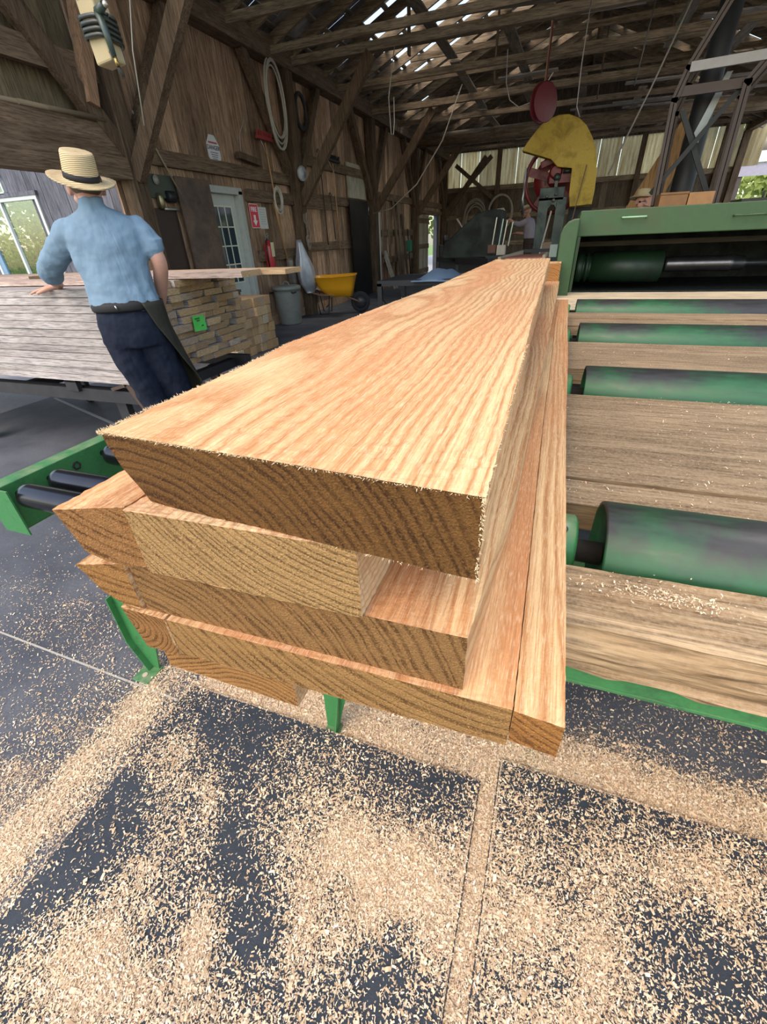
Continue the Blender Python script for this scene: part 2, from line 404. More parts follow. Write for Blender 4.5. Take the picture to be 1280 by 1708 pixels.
part(MB().beam((XL+.12, 1.5, 2.62), (XL+.12, 22, 2.62), .26, .28), 'wall_plate', frameY, bevel=.01)
for y, z, y0, y1 in ((0, .98, 5.2, 9.1), (0, .68, 7.6, 9.1), (0, .74, 9.3, 13.1), (0, -.12, 9.3, 11.9), (0, -.2, 7.7, 9.1), (0, 1.35, 9.3, 13.1), (0, .98, 13.3, 17.4), (0, .1, 14.2, 17.4), (0, .98, 17.5, 22), (0, -.6, 14.2, 17.4)):
    part(MB().beam((XL+.035, y0, z), (XL+.035, y1, z), .07, .17), 'girt', frameY)
posts = [5.15, 9.2, 13.3, 17.4, 21.8]
for py in posts:
    part(MB().beam((XL+.13, py, FL), (XL+.13, py, 2.5), .22, .2), 'post', framewood, bevel=.008)
    for s in (-1, 1):
        if py+s*1.3 > 22: continue
        part(MB().beam((XL+.12, py+s*.05, .85), (XL+.12, py+s*1.25, 2.5), .1, .15), 'brace', framewood)
    lo = .62 if py > 6 else .72
    part(MB().beam((XL+.2, py, lo), (XL+1.75, py, 2.5), .11, .17), 'brace', framewood)
# extra brace seen over the bay
part(MB().beam((XL+.16, 4.15, 1.98), (XL+.16, 5.1, .95), .1, .17), 'brace', framewood)
part(MB().beam((XL+.2, 4.78, 1.3), (XL+.2, 5.05, 2.4), .12, .12), 'stud', timber((.3, .17, .1), (.38, .24, .14), 2, 16, .1))
# base kickboard
part(MB().box(XL-.02, XL+.02, 7.6, 13, FL, FL+.16), 'kickboard', wallwood)
# ---- back wall: dark boards below, light-passing corrugated sheets above
def boardsx(b, x0, x1, z0, z1, y, w=.25, rnd=R):
    x = x0
    while x < x1-.02:
        ww = min(w*rnd.uniform(.8, 1.2), x1-x); dy = rnd.uniform(0, .01); b.box(x+.003, x+ww-.003, y+dy, y+dy+.03, z0, z1); x += ww
    return b
wb = struct(boardsx(MB(), -5.15, 5.2, FL, 1.56, 22.0).build('wall_back', backwood))
sh = NT('fibreglass'); sh.t.nodes.remove(sh.b)
Ps = sh.pos(); n1 = sh.noise(sh.mapping(Ps, (1, 1, .12)), 9, 4); n2 = sh.noise(Ps, 30, 4, .7)
isl = sh.n('NewGeometry', 8)
cc = sh.mix(sh.ramp(n1, [(.35, 0.0), (.65, 1.0)]), (.46, .34, .16), (.80, .68, .40)); cc = sh.mix(sh.ramp(n2, [(.55, 0.0), (.75, .5)]), cc, (.95, .92, .8))
cc = sh.n('VectorMath', _operation='SCALE', i0=cc, Scale=sh.math('MULTIPLY_ADD', isl, .45, .38))
tr = sh.n('BsdfTranslucent', Color=cc); df = sh.n('BsdfDiffuse', Color=cc); mx = sh.t.nodes.new('ShaderNodeMixShader'); mx.inputs[0].default_value = .4
sh.l(tr, mx.inputs[1]); sh.l(df, mx.inputs[2]); sh.l(mx.outputs[0], sh.out.inputs[0])
b = MB(); x = -5.15
while x < 5.1:
    ww = .72; k = 12
    vs = []; 
    for i in range(k+1):
        xx = x+ww*i/k; yy = 22.03+.012*math.cos(i*math.pi)
        vs += [(xx, yy, 1.56+.02*R.random()*(i % 2)), (xx, yy, 2.75)]
    b.add(vs, [(2*i, 2*i+2, 2*i+3, 2*i+1) for i in range(k)], False); x += ww+.01
b.build('corrugated_sheet', sh.m, wb)
MB().box(-5.15, 5.2, 22.07, 22.09, FL, 1.57).build('gap_light_stop', backwood, wb)  # unseen backing, added to stop daylight showing through the board gaps
for z in (1.5, .55, -.4): MB().beam((-5.1, 21.95, z), (5.2, 21.95, z), .08, .16).build('girt', frameX, wb)
for x in (-2.9, -.4, 2.1, 4.6): MB().beam((x, 21.9, FL), (x, 21.9, 3.4), .17, .17).build('post', framewood, wb)
MB().beam((-5.0, 21.8, .75), (-3.2, 21.8, 2.5), .14, .14).build('brace', framewood, wb); MB().beam((-2.95, 21.8, 1.1), (-4.6, 21.8, 2.3), .1, .14).build('brace', framewood, wb)
MB().prism([(-5.3, 2.7), (0, 4.9), (5.3, 2.7)], .03, (0, 22.05, 0)).build('gable_board', backwood, wb)
# ---- roof
tin = NT('old_roofing'); Pt = tin.pos(); isl = tin.n('NewGeometry', 8)
c_ = tin.mix(tin.ramp(tin.noise(Pt, 2.5, 5, .65), [(.35, 0.0), (.65, 1.0)]), (.09, .07, .05), (.42, .40, .36))
c_ = tin.n('VectorMath', _operation='SCALE', i0=c_, Scale=tin.math('MULTIPLY_ADD', isl, .9, .45)); tin.col(c_); tin.set(tin.b, 'Roughness', .6)
def rz(x): return 2.78+.42*(5.25-abs(x))
HOLES = [(-3.9, -2.5, 10.7, 12.4), (-4.3, -2.6, 12.6, 14.3), (-2.6, -1.3, 13.3, 14.4), (-4.6,-4.1,15.2,15.9), (-1.4,-.9,16.5,17.2), (-.9,-.3,17.6,18.2), (1.2,1.8,13.1,13.7), (3.4,4.0,12.4,12.9), (-4.2, -3.3, 16.8, 17.6), (-3.3, -2.8, 17.2, 18.0), (-2.4, -1.5, 17.5, 18.3), (.5, 1.0, 18.4, 19.0), (2.5, 3.4, 16.0, 16.5), (2.9, 3.4, 19.4, 20), (1.9, 2.4, 17.3, 17.8), (-.3, .2, 19, 19.4), (2.2, 2.7, 8.5, 9.4), (1.2, 1.7, 10.4, 11)]
roof = MB(); RR = random.Random(5)
ys = np.arange(3.2, 22.3, .31)
for y in ys:
    for sgn in (-1, 1):
        x = 5.4
        while x > 0:
            L = .62; x0 = max(0, x-L); cx = sgn*(x+x0)/2
            if not any(a < cx < b_ and c < y+.15 < d for a, b_, c, d in HOLES) and RR.random() > .006:
                jit = RR.uniform(0, .012); g = RR.uniform(0, .006)
                roof.beam((sgn*(x+.012), y+.15, rz(x)+jit+.004*RR.random()), (sgn*x0, y+.15, rz(x0)+jit), .31-g, .006, up=(0, 0, 1))
            x -= L
ce = struct(roof.build('ceiling', tin.m))
for i, y in enumerate(np.arange(3.3, 22.1, .61)):
    for sgn in (-1, 1):
        MB().beam((sgn*5.35, y, rz(5.35)-.17), (sgn*0.02, y, rz(0)-.17), .05, .15).build('rafter', frameX, ce)
purl = timber((.17, .14, .10), (.34, .28, .20), 1, 18, .8)
for k, xx in enumerate(np.arange(.25, 5.4, .42)):
    for sgn in (-1, 1):
        b = MB(); y = 3.2
        while y < 22:
            L = RR.uniform(2.2, 4.2); y1 = min(22.1, y+L)
            if RR.random() > .12: b.beam((sgn*xx, y, rz(xx)-.065), (sgn*xx, y1-.02, rz(xx)-.065+RR.uniform(-.01, .01)), .10, .022, up=(0, 0, 1))
            y = y1
        b.build('purlin', purl, ce)
MB().beam((0, 3.2, 4.72), (0, 22, 4.72), .06, .25).build('ridge_board', frameY, ce)
JO = [(4.55, 2.66), (5.15, 2.6), (6.3, 2.7), (7.5, 2.62), (8.65, 2.62), (9.35, 2.6), (10.3, 2.85), (11.2, 2.62), (12.2, 2.8), (13.2, 2.6), (14.2, 2.75), (15.2, 2.65), (16.3, 2.8), (18.6, 2.72), (19.8, 2.7), (21.0, 2.7), (6.9, 3.4), (9.8, 3.4), (11.7, 3.5), (12.8, 3.3), (14.9, 3.45), (15.8, 3.3), (17.9, 3.5), (19.2, 3.35), (20.3, 3.5)]
for y, z in JO:
    half = 5.2 if z < 3 else (4.9-z)/.42
    big = y in (5.15, 9.35, 13.2)
    MB().beam((-half, y, z+R.uniform(-.03, .03)), (half, y+R.uniform(-.06, .06), z+R.uniform(-.03, .05)), .11 if big else .05, .12 if big else .10).build('tie_beam', frameX, ce)
MB().tube([(-5.1, 17.3, 2.52), (-2, 17.25, 2.5), (1.5, 17.2, 2.52), (5.1, 17.2, 2.5)], [.16, .17, .16, .15], 12).build('tie_log', frameX, ce)
for x in (-2.6, -1.35, -.2, 1.2, 2.4, 3.6):
    b = MB(); y = 5
    while y < 21.5:
        L = R.uniform(2.5, 5); 
        if R.random() > .25: b.beam((x+R.uniform(-.1, .1), y, 2.78), (x+R.uniform(-.1, .1), min(21.8, y+L), 2.78+R.uniform(-.03, .03)), .18, .025, up=(0, 0, 1))
        y += L+.1
    if b.v: b.build('loft_board', purl, ce)
loftw = timber((.28, .24, .19), (.52, .46, .37), 0, 16, .7)
for k in range(30):
    x = RR.uniform(-2.5, 3.2); y = RR.uniform(8.5, 20.5); L = RR.uniform(.8, 2.6)
    MB().beam((x, y, 2.73+RR.uniform(0, .05)), (x+L, y+RR.uniform(-.1, .1), 2.74), .20, .025, up=(0, 0, 1)).build('loft_board', loftw, ce)
for (x, y, z0, z1) in ((-.75, 10.8, 1.9, 3.5), (-1.9, 12.5, 2.6, 4.0), (1.3, 13.0, 2.6, 4.3), (.2, 15, 2.6, 4.6), (2.6, 11, 2.6, 3.6), (-3, 10, 2.6, 3.5), (1.9, 9, 2.6, 3.9)):
    MB().beam((x, y, z0), (x, y, z1), .12, .03).build('hanger_board', timber((.35, .24, .14), (.5, .36, .22), 2, 16, .1) if z0 < 2 else framewood, ce)
# ---- right side: open bay with posts, plate and a low boarded wall far back
wr = struct(MB().beam((5.2, 3.2, 2.62), (5.2, 22, 2.62), .2, .26).build('wall_right', frameY))
for py in (3.3, 8.0, 14.0, 17.4, 21.8): MB().beam((5.15, py, FL), (5.15, py, 2.5), .2, .2).build('post', framewood, wr)

# ---- far door opening and outdoors are built in the outdoor section
# ================================================================ foreground: stack of sawn oak
def lerp(a, b, t): return a+(b-a)*t
def prof(pts, y):
    if y <= pts[0][0]: return pts[0][1]
    for (a, x0), (b, x1) in zip(pts, pts[1:]):
        if y <= b: return lerp(x0, x1, (y-a)/(b-a))
    return pts[-1][1]
def plank(left, right, yn, yf, zt, zb, mat, label, wane=None, seed=1, lean=0.0, group=None, rag=.0007, ny=110):
    """left/right: [(y,x)...] edge profiles; yn=(y at left, y at right); wane: [(x offset, z)...] from top-left arris down to the bottom"""
    rg = random.Random(seed); b = MB(); nx = 26; nz = 6
    sec = []                                   # closed section in (u, v, kind): u 0..1 across, z
    if wane: L = [(0, zt)]+wane+[(wane[-1][0], zb)] if wane[-1][1] != zb else [(0, zt)]+wane
    else: L = [(0, zt)]+[(0, lerp(zt, zb, i/nz)) for i in range(1, nz)]+[(0, zb)]
    top = [(i/nx, zt) for i in range(1, nx+1)]
    ring = [('L', *p) for p in reversed(L)]+[('T', u, z) for u, z in top]+[('R', 0, lerp(zt, zb, i/nz)) for i in range(1, nz+1)]+[('B', 1-i/nx, zb) for i in range(1, nx)]
    k = len(ring); st = []
    for j in range(ny+1):
        t = (j/ny)**1.6
        for q, (kd, a, z) in enumerate(ring):
            y0 = lerp(yn[0], yn[1], .5); y = lerp(y0, yf, t); xl = prof(left, y); xr = prof(right, y)
            offL = next((o for kk, o, zz in ring if kk == 'L' and zz == zb), 0) if wane else 0
            if kd == 'L': x = xl+a; u = a/max(.01, xr-xl)
            elif kd == 'R': x = xr; u = 1
            elif kd == 'T': x = lerp(xl, xr, a); u = a
            else: x = lerp(xl+offL, xr, a); u = (x-xl)/max(.01, xr-xl)
            yy = lerp(lerp(yn[0], yn[1], u), yf, t)+(zt-z)*lean*(1-t)
            arr = kd in 'LR' or a > .99
            jx = rg.uniform(-rag, rag) if arr else 0; jz = rg.uniform(-rag, rag)*(.9 if j else .4)
            if j == 0: yy += rg.uniform(-rag, rag)
            st.append((x+jx+.0012*math.sin(y*5), yy, z+jz))
    fs = [(j*k+q, j*k+(q+1) % k, (j+1)*k+(q+1) % k, (j+1)*k+q) for j in range(ny) for q in range(k)]
    fs += [tuple(range(k))[::-1], tuple(ny*k+q for q in range(k))]
    b.add(st, fs, False)
    o = b.build('sawn_board', mat); tag(o, label, 'board', group); return o
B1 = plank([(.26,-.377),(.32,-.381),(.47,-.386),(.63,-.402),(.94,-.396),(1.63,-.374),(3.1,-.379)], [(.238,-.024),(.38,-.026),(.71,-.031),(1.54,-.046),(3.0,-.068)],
      (.261,.238), 3.05, -.14, -.2085, oak(1, -.10, -.16, .016, -.02, .0105, endc=(.150,.078,.022)), 'wide thick freshly sawn oak board, the topmost one lying on the stack',  # rough end grain, its colour darkened further to paint in the camera holder's shadow
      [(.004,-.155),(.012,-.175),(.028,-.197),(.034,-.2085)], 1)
plank([(.24,-.36),(3,-.34)], [(.24,-.122),(3,-.13)], (.240,.247), 2.5, -.2093, -.2860, oak(2, .16, .26, .01, .0, .0075, .15, .02, endc=(.40,.27,.12)), 'short-ended pale oak board directly under the widest top board, beside an open gap', None, 2)
plank([(.24,-.397),(3,-.37)], [(.24,-.029),(.55,-.012),(1.2,-.006),(3.4,.003)], (.245,.253), 3.36, -.2868, -.3560, oak(3, -.22, -.12, .03, .01, .011, endc=(.27,.16,.062)), 'oak board with a smooth tan end, second layer up from the bottom on the right', None, 3, rag=.0004)
plank([(.24,-.364),(3,-.34)], [(.24,.0172),(1.5,.013),(3.1,.0115)], (.238,.247), 3.05, -.3568, -.4132, oak(4, .22, .30, .01, -.01, .0125, 0.0, .025, endc=(.34,.21,.08)), 'widest lower oak board, its end striped with dark diagonal rings', None, 4, rag=.0003)
plank([(.24,.0182),(1.5,.014),(3.1,.0125)], [(.24,.0605),(3.1,.067)], (.2465,.244), 3.045, -.3570, -.4030, oak(5, .10, .16, .02, -.015, .009, 0.0, .02, endc=(.34,.17,.05)), 'narrow oak strip at the bottom right edge of the stack', None, 5, rag=.0003)
plank([(.22,-.431),(.3,-.432),(2.8,-.43)], [(.22,-.3645),(3,-.3645)], (.221,.245), 2.7, -.2100, -.2838, oak(6, .14, .20, .01, 0, .011, 0.0, .02, endc=(.33,.18,.07)), 'oak board with slanting bark edge, upper of three at the left of the stack', [(.004,-.228),(.012,-.262),(.028,-.275),(.045,-.2838)], 6)
plank([(.22,-.450),(3,-.446)], [(.22,-.4005),(3,-.4)], (.226,.242), 2.8, -.2868, -.3535, oak(7, .12, .22, .01, 0, .012, 0.0, .02, endc=(.36,.20,.07)), 'oak board with slanting dark rings, middle of three at the stack left', [(.006,-.30),(.015,-.325),(.03,-.345),(.035,-.3535)], 7)
plank([(.22,-.433),(3,-.43)], [(.22,-.3675),(3,-.3675)], (.238,.238), 2.6, -.3570, -.4200, oak(8, .0, .05, .01, 0, .006, endc=(.30,.16,.055)), 'oak board with plain brown end, lowest of three at the stack left', [(.006,-.38),(.016,-.42)], 8)
plank([(.22,-.412),(3,-.41)], [(.22,-.218),(3,-.215)], (.25,.25), 2.7, -.4205, -.4690, oak(9, .05, -.1, .01, 0, .007, .2, endc=(.36,.20,.07)), 'oak board hanging lowest at the bottom left of the stack, resting on the small rollers', None, 9)
# torn fibres left by the saw along the edges of the upper boards
def fibres(parent, edges, n, seed, L0=.0045):
    rg = random.Random(seed); b = MB()
    for _ in range(n):
        (a, c, out) = rg.choice(edges); t = rg.random()**1.7; p = Vector(a).lerp(Vector(c), t); o = Vector(out)
        d = (o+Vector((rg.gauss(0,.6), rg.gauss(0,.6), rg.gauss(0,.6)))).normalized()*L0*rg.uniform(.3, 1.2); s = Vector((rg.gauss(0,1), rg.gauss(0,1), rg.gauss(0,1))).normalized()*.0004
        p = p+Vector((rg.uniform(-.001,.001), rg.uniform(-.001,.001), rg.uniform(-.0012,.0004)))
        b.add([p-s, p+s, p+d], [(0,1,2)])
    o = b.build('torn_fibres', plain((.80,.62,.38), .9), parent); o['kind'] = 'stuff'
LE = [(.26,-.377),(.32,-.381),(.47,-.386),(.63,-.402),(.94,-.396),(1.63,-.374)]
fibres(B1, [((a[1],a[0],-.1402),(c[1],c[0],-.1402),(-1,0,.3)) for a, c in zip(LE, LE[1:])]+[((-.377,.261,-.1402),(-.024,.238,-.1402),(0,-1,.4))]*4+[((-.024,.238,-.1402),(-.03,.7,-.1402),(.8,0,.5)),((-.024,.238,-.14),(-.024,.238,-.208),(.6,-1,0)),((-.343,.26,-.2083),(-.024,.238,-.2083),(0,-1,-.3))], 2600, 1, .0030)
# ---------------------------------------------------------------- small roller conveyor at the left
gpaint = worn((.045, .20, .062), (.02, .07, .03), .66, .42, dust=.35, scale=14)
dsteel = plain((.035, .036, .045), .22, .85, var=.3, scale=8)
rc = thing('roller_conveyor', 'narrow green roller stand with small black rollers under the left of the board stack', 'conveyor', (-.78, 1.3, FL))
def rail(x, s, y0, y1):
    b = MB(); b.box(x-.004, x+.004, y0, y1, -.595, -.472)
    b.box(min(x, x-s*.045), max(x, x-s*.045), y0, y1, -.478, -.472); b.box(min(x, x-s*.045), max(x, x-s*.045), y0, y1, -.601, -.595)
    return b
r1 = rail(-1.20, 1, .53, 2.35).build('side_rail', gpaint, rc, bevel=.002)
rail(-.355, -1, .62, 2.35).build('side_rail', gpaint, rc, bevel=.002)
MB().prism([(-.045,-.125),(.045,-.125),(.045,0),(-.045,0)], .004, (-1.20, .526, -.472), (1,0,0), (0,0,1)).build('end_plate', gpaint, r1)
for k in range(22):
    y = .562+k*.082
    if k == 2:
        MB().lathe((-1.1955, y, -.505), (1,0,0), [(.013,0),(.013,.002),(.008,.002),(.008,.0)], 6).build('bolt_hole', plain((.02,.02,.02), .8), r1); continue
    b = MB(); b.lathe((-1.19, y, -.502), (1,0,0), [(0,0),(.008,0),(.008,.032),(.026,.034),(.030,.038),(.0305,.05),(.0305,.805),(.026,.815),(0,.815)], 24); 
    b.build('roller', dsteel, rc)
for (x, s) in ((-1.2, 1), (-.36, -1)):
    for y in (.705, 2.2):
        b = MB()
        if s > 0:
            b.prism([(-1.24,-.6),(-1.12,-.6),(-1.13,-1.0),(-1.185,-1.22),(-1.225,-1.366),(-1.255,-1.366),(-1.30,-1.22),(-1.29,-1.0)], .006, (0,y,0))
            b.beam((-1.29,y-.012,-1.0),(-1.30,y-.012,-1.22), .005, .03, up=(0,1,0)); b.beam((-1.30,y-.012,-1.22),(-1.256,y-.012,-1.362), .005, .03, up=(0,1,0))
        else:
            b.prism([(-.60,-.6),(-.34,-.6),(-.37,-1.0),(-.44,-1.25),(-.465,-1.366),(-.505,-1.366),(-.50,-1.2),(-.545,-1.0)], .006, (0,y,0))
            b.beam((-.40,y-.012,-.9),(-.468,y-.012,-1.36), .005, .03, up=(0,1,0))
        leg = b.build('leg', gpaint, rc)
        fx = -1.29 if s > 0 else -.505
        MB().box(fx, fx+(.075 if s > 0 else .05), y-.075, y+.01, FL+.001, FL+.007).build('foot', gpaint, leg, bevel=.002)
        if s > 0: MB().cyl((fx+.035, y-.045, FL+.006), (fx+.035, y-.045, FL+.009), .010, 10).build('bolt_hole', plain((.5,.4,.3), .9), leg)
MB().beam((-1.19, 1.4, -.58), (-.36, 1.4, -.58), .05, .04).build('cross_member', gpaint, rc)
# ---------------------------------------------------------------- roller table at the right
tb = thing('roller_table', 'green framed roller table decked with worn planks at the right of the stack', 'table', (1.0, 2.6, FL))
deck = timber((.19, .125, .065), (.40, .29, .17), 0, 26, .35, bump=.004, dust=.4)
pale = timber((.55, .44, .28), (.80, .69, .48), 0, 26, .1, bump=.003, dust=.3)
def rough(x0, x1, y0, y1, z0, z1, amp, seed, nx=90, ny=8, nz=6, split=None):
    """hewn timber with its long faces displaced along the grain"""
    b = MB(); rg = random.Random(seed)
    per = [(y0, lerp(z0, z1, i/nz)) for i in range(nz)]+[(lerp(y0, y1, i/ny), z1) for i in range(ny)]+[(y1, lerp(z1, z0, i/nz)) for i in range(nz)]+[(lerp(y1, y0, i/ny), z0) for i in range(ny)]
    k = len(per); vs = []
    for i in range(nx+1):
        x = lerp(x0, x1, i/nx)
        for y, z in per:
            n = noise.fractal(Vector((x*1.6+seed, y*22, z*22)), .8, 2, 4); n2 = noise.noise(Vector((x*7, y*45+seed, z*60)))
            dy = (n*amp+abs(n2)*amp*.9); dz = (noise.fractal(Vector((x*2, y*16, seed)), .8, 2, 4)*amp*.35)
            vs.append((x, y+(dy if y < (y0+y1)/2 else -dy)*(1 if z < z1 else .4), z+(dz if z > (z0+z1)/2 else -dz)))
    fs = [(i*k+j, (i+1)*k+j, (i+1)*k+(j+1) % k, i*k+(j+1) % k) for i in range(nx) for j in range(k)]+[tuple(range(k)), tuple(nx*k+j for j in range(k))[::-1]]
    return b.add(vs, fs, False)
rough(-.17, 2.3, .485, .622, -.568, -.471, .017, 4, 320, 14, 12).build('end_beam', timber((.17, .10, .045), (.60, .43, .25), 0, 26, .1, bump=.012, dust=.4), tb)
for i, (y0, y1) in enumerate([(.825,.932),(.950,1.268),(1.276,1.573),(1.90,2.15),(2.158,2.42),(2.90,3.12),(3.128,3.35)]):
    rough(-.16, 2.3, y0, y1, -.53, -.4705-.002*(i % 3), .0035, 10+i, 120, 8, 3).build('deck_plank', deck, tb)
rough(-.17, 2.3, 3.90, 4.49, -.53, -.4705, .003, 30, 80, 8, 3).build('deck_plank', pale, tb)
MB().box(-.20, 2.3, .50, .508, -.604, -.56).box(-.20, 2.3, .50, .56, -.566, -.56).box(-.20, 2.3, .50, .56, -.612, -.604).build('front_channel', gpaint, tb, bevel=.002)
for x in (-.19, 2.28): MB().box(x-.004, x+.004, .51, 4.5, -.632, -.532).build('side_channel', gpaint, tb)
rollp = NT('roller_paint'); Pp = rollp.pos(); ob = rollp.obj()
n_ = rollp.noise(ob, 7, 5, .65); n2_ = rollp.noise(rollp.mapping(ob, (.25, 1, 1)), 60, 3); 
sxx = rollp.n('SeparateXYZ', 0, Vector=Pp); syy = rollp.n('SeparateXYZ', 1, Vector=Pp)
nz_ = rollp.n('SeparateXYZ', 2, Vector=ob)
side = rollp.math('MULTIPLY', rollp.math('SUBTRACT', sxx, rollp.math('MULTIPLY_ADD', syy, .0, .95)), 1.1)        # bare, polished black towards the middle of the run
f_ = rollp.math('ADD', rollp.math('MULTIPLY_ADD', n_, .62, -.02), rollp.math('MAXIMUM', side, -.12))
f_ = rollp.math('ADD', f_, rollp.math('MULTIPLY_ADD', nz_, 3.4, -.34))          # the crown of each roller is worn through to dark steel
f_ = rollp.ramp(f_, [(.36, 0.0), (.56, 1.0)])
gr = rollp.mix(n2_, (.010, .055, .022), (.035, .15, .06)); bl = rollp.mix(n2_, (.018, .018, .018), (.055, .055, .055))
rollp.col(rollp.mix(f_, gr, bl)); rollp.set(rollp.b, 'Roughness', rollp.ramp(n2_, [(.3, .36), (.7, .55)])); rollp.set(rollp.b, 'Metallic', .1); rollp.bump(n2_, .12, .001)
for y, zc in ((.735,-.519),(1.75,-.524),(2.70,-.530),(3.62,-.5226)):
    r = MB().lathe((.14, y, zc), (1,0,0), [(0,.012),(.088,.012),(.091,0),(.0985,0),(.10,.003),(.10,2.05),(.09,2.053),(0,2.053)], 64).build('roller', rollp.m, tb)
    MB().cyl((-.1, y, zc), (.15, y, zc), .022, 16).build('shaft', plain((.12,.11,.10), .4, .8), r)
    b = MB(); b.lathe((.045, y, zc+.005), (1,0,0), [(0,0),(.056,0),(.062,.006),(.062,.05),(.056,.056),(.03,.056),(0,.056)], 28); b.box(.05, .095, y-.085, y+.085, zc-.075, zc-.045)
    br = b.build('bearing', gpaint, tb)
    MB().sphere((.075, y-.03, zc+.062), .008, 8, 6).build('grease_nipple', plain((.3,.3,.3), .3, .9), br)
for x in (.14, 2.2):
    for y in (.80, 4.3): MB().prism([(-.05,0),(.05,0),(.02,-.752),(-.02,-.752)], .008, (x, y+.04, -.606)).build('leg', gpaint, tb)
rg2 = np.random.default_rng(4); PP = []
for _ in range(5200):
    x = rg2.uniform(.08, 2.2); y = rg2.choice([rg2.uniform(.955, 1.57), rg2.uniform(1.9, 2.4), rg2.uniform(.84, .93), rg2.uniform(2.9, 3.3), rg2.normal(.58, .02)], p=[.5, .16, .1, .08, .16])
    if .55 < y < .62 and rg2.random() < .6: x = rg2.normal(.21, .06); y = rg2.normal(.58, .012)
    if noise.noise(Vector((x*3, y*9, 5))) > -.15: PP.append((x, y, -.4685+rg2.uniform(0, .002)))
dc_ = chipmesh(PP, rg2, -.47, 'deck_sawdust', .6); dc_.parent = tb; dc_.location -= tb.location
# ---------------------------------------------------------------- green machine with the dark mouth
mg = thing('edger_machine', 'large green sawmill machine housing with a dark open mouth and feed roll', 'machine', (1.35, 5.2, FL))
mgp = worn((.028, .072, .021), (.055, .065, .024), .64, .55, scale=3.2, soft=.15, dust=.4)
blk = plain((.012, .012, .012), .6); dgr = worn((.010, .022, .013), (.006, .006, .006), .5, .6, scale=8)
MB().box(.083, 2.75, 4.50, 4.62, -.062, .114).build('top_beam', mgp, mg, bevel=.006)
MB().box(.083, 2.75, 4.62, 6.2, .085, .108).build('top_plate', mgp, mg)
MB().prism([(0,-.62),(.028,-.62),(.03,-.062),(0,-.062)], -.02, (.083, 4.50, 0)).box(.083, .09, 4.5, 6.2, -.62, .085).build('side_plate', mgp, mg)
MB().box(2.72, 2.75, 4.5, 6.2, -.62, .085).build('side_plate', mgp, mg)
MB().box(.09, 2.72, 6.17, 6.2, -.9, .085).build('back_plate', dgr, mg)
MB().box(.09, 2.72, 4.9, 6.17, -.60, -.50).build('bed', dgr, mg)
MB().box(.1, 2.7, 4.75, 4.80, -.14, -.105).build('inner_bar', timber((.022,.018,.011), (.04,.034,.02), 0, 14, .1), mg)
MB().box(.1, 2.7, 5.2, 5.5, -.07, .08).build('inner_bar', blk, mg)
MB().lathe((.13, 5.0, -.315), (1,0,0), [(0,0),(.115,0),(.12,.005),(.12,.05),(.105,.052),(.105,.075),(.12,.077),(.12,.10),(.105,.102),(.105,.13),(.125,.132),(.125,.70),(.10,.71),(0,.71)], 40).build('feed_drum', worn((.010,.032,.012), (.008,.012,.008), .6, .45), mg)
MB().lathe((.85, 4.95, -.30), (1,0,0), [(0,0),(.05,0),(.058,.02),(.058,.46),(.062,.465),(.062,.50),(.055,.505),(.055,.58),(.03,.60),(.03,1.9),(0,1.9)], 32).build('feed_roll', plain((.12,.12,.125), .3, .9, var=.5), mg)
for x0, x1, z in ((.393,.561,.085),(1.14,1.36,.062)):
    MB().tube([(x0,4.50,z-.03),(x0,4.465,z-.03),(x1,4.465,z-.03),(x1,4.50,z-.03)], .006, 8).build('handle', plain((.28,.5,.30), .4) if x0 < 1 else mgp, mg)
b = MB(); b.prism([(-.03,-.60),(-.045,-.10),(-.045,-.04),(-.03,.01),(.0,.045),(.04,.06),(.082,.062),(.082,-.60)][::-1], .30, (0,4.56,0)); b.build('gear_case', mgp, mg, bevel=.01)
rg = random.Random(9); b = MB()
for i in range(11): b.sphere((.0+rg.uniform(-.03,.03), 4.55, -.14-i*.042), (.022,.012,.02), 8, 6)
b.build('drive_chain', dgr, mg)
MB().box(-.115, -.055, 4.5, 4.6, -.20, -.11).build('switch_box', plain((.12,.17,.15), .5), mg)
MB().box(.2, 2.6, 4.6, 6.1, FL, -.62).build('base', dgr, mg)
b = MB(); b.box(-.095, -.005, 4.05, 4.3, -.4695, -.222)
tag(b.build('wooden_block', oak(12, 0, .1, 0, 0, .01, endc=(.40,.20,.07)), bevel=.003), 'squared orange-brown wooden block beyond the far end of the top board', 'block')
# ================================================================ lumber pack on its cart, at the left
white = plain((.62, .63, .60), .55, var=.08)
black = plain((.012, .013, .016), .5)
rust = plain((.09, .06, .045), .65, .4, var=.4, scale=20)
greyw = timber((.30, .26, .24), (.56, .52, .49), 0, 30, .35, bump=.004)
pinkw = timber((.42, .31, .26), (.62, .50, .43), 0, 26, .3, bump=.003)
endw = NT('board_end'); Pe = endw.pos(); il = endw.n('NewGeometry', 8); oi = endw.n('ObjectInfo', 5)
nE = endw.noise(endw.mapping(Pe, (1, 1, 3)), 45, 4, .7)
cE = endw.ramp(oi, [(0, (.42,.26,.12)), (.2, (.58,.38,.18)), (.4, (.36,.23,.12)), (.6, (.66,.47,.25)), (.75, (.50,.30,.13)), (.9, (.45,.36,.27)), (1, (.72,.60,.42))])
endw.col(endw.mix(endw.ramp(nE, [(.35, .55), (.6, 0.0)]), cE, (.20,.12,.06))); endw.set(endw.b, 'Roughness', .85); endw.bump(nE, .5, .004)
cart = thing('lumber_cart', 'low dark steel cart frame carrying the big pack of grey boards', 'cart', (-4.2, 2.7, FL))
steel = plain((.05, .05, .055), .5, .6, var=.4)
for y in (2.16, 3.25):
    MB().beam((-7.2, y, -.875), (-2.45, y, -.855), .07, .085).build('side_beam', steel, cart)
for x in (-6.9, -5.4, -3.8, -2.6): MB().beam((x, 2.16, -.875), (x, 3.25, -.875), .07, .07).build('cross_beam', steel, cart)
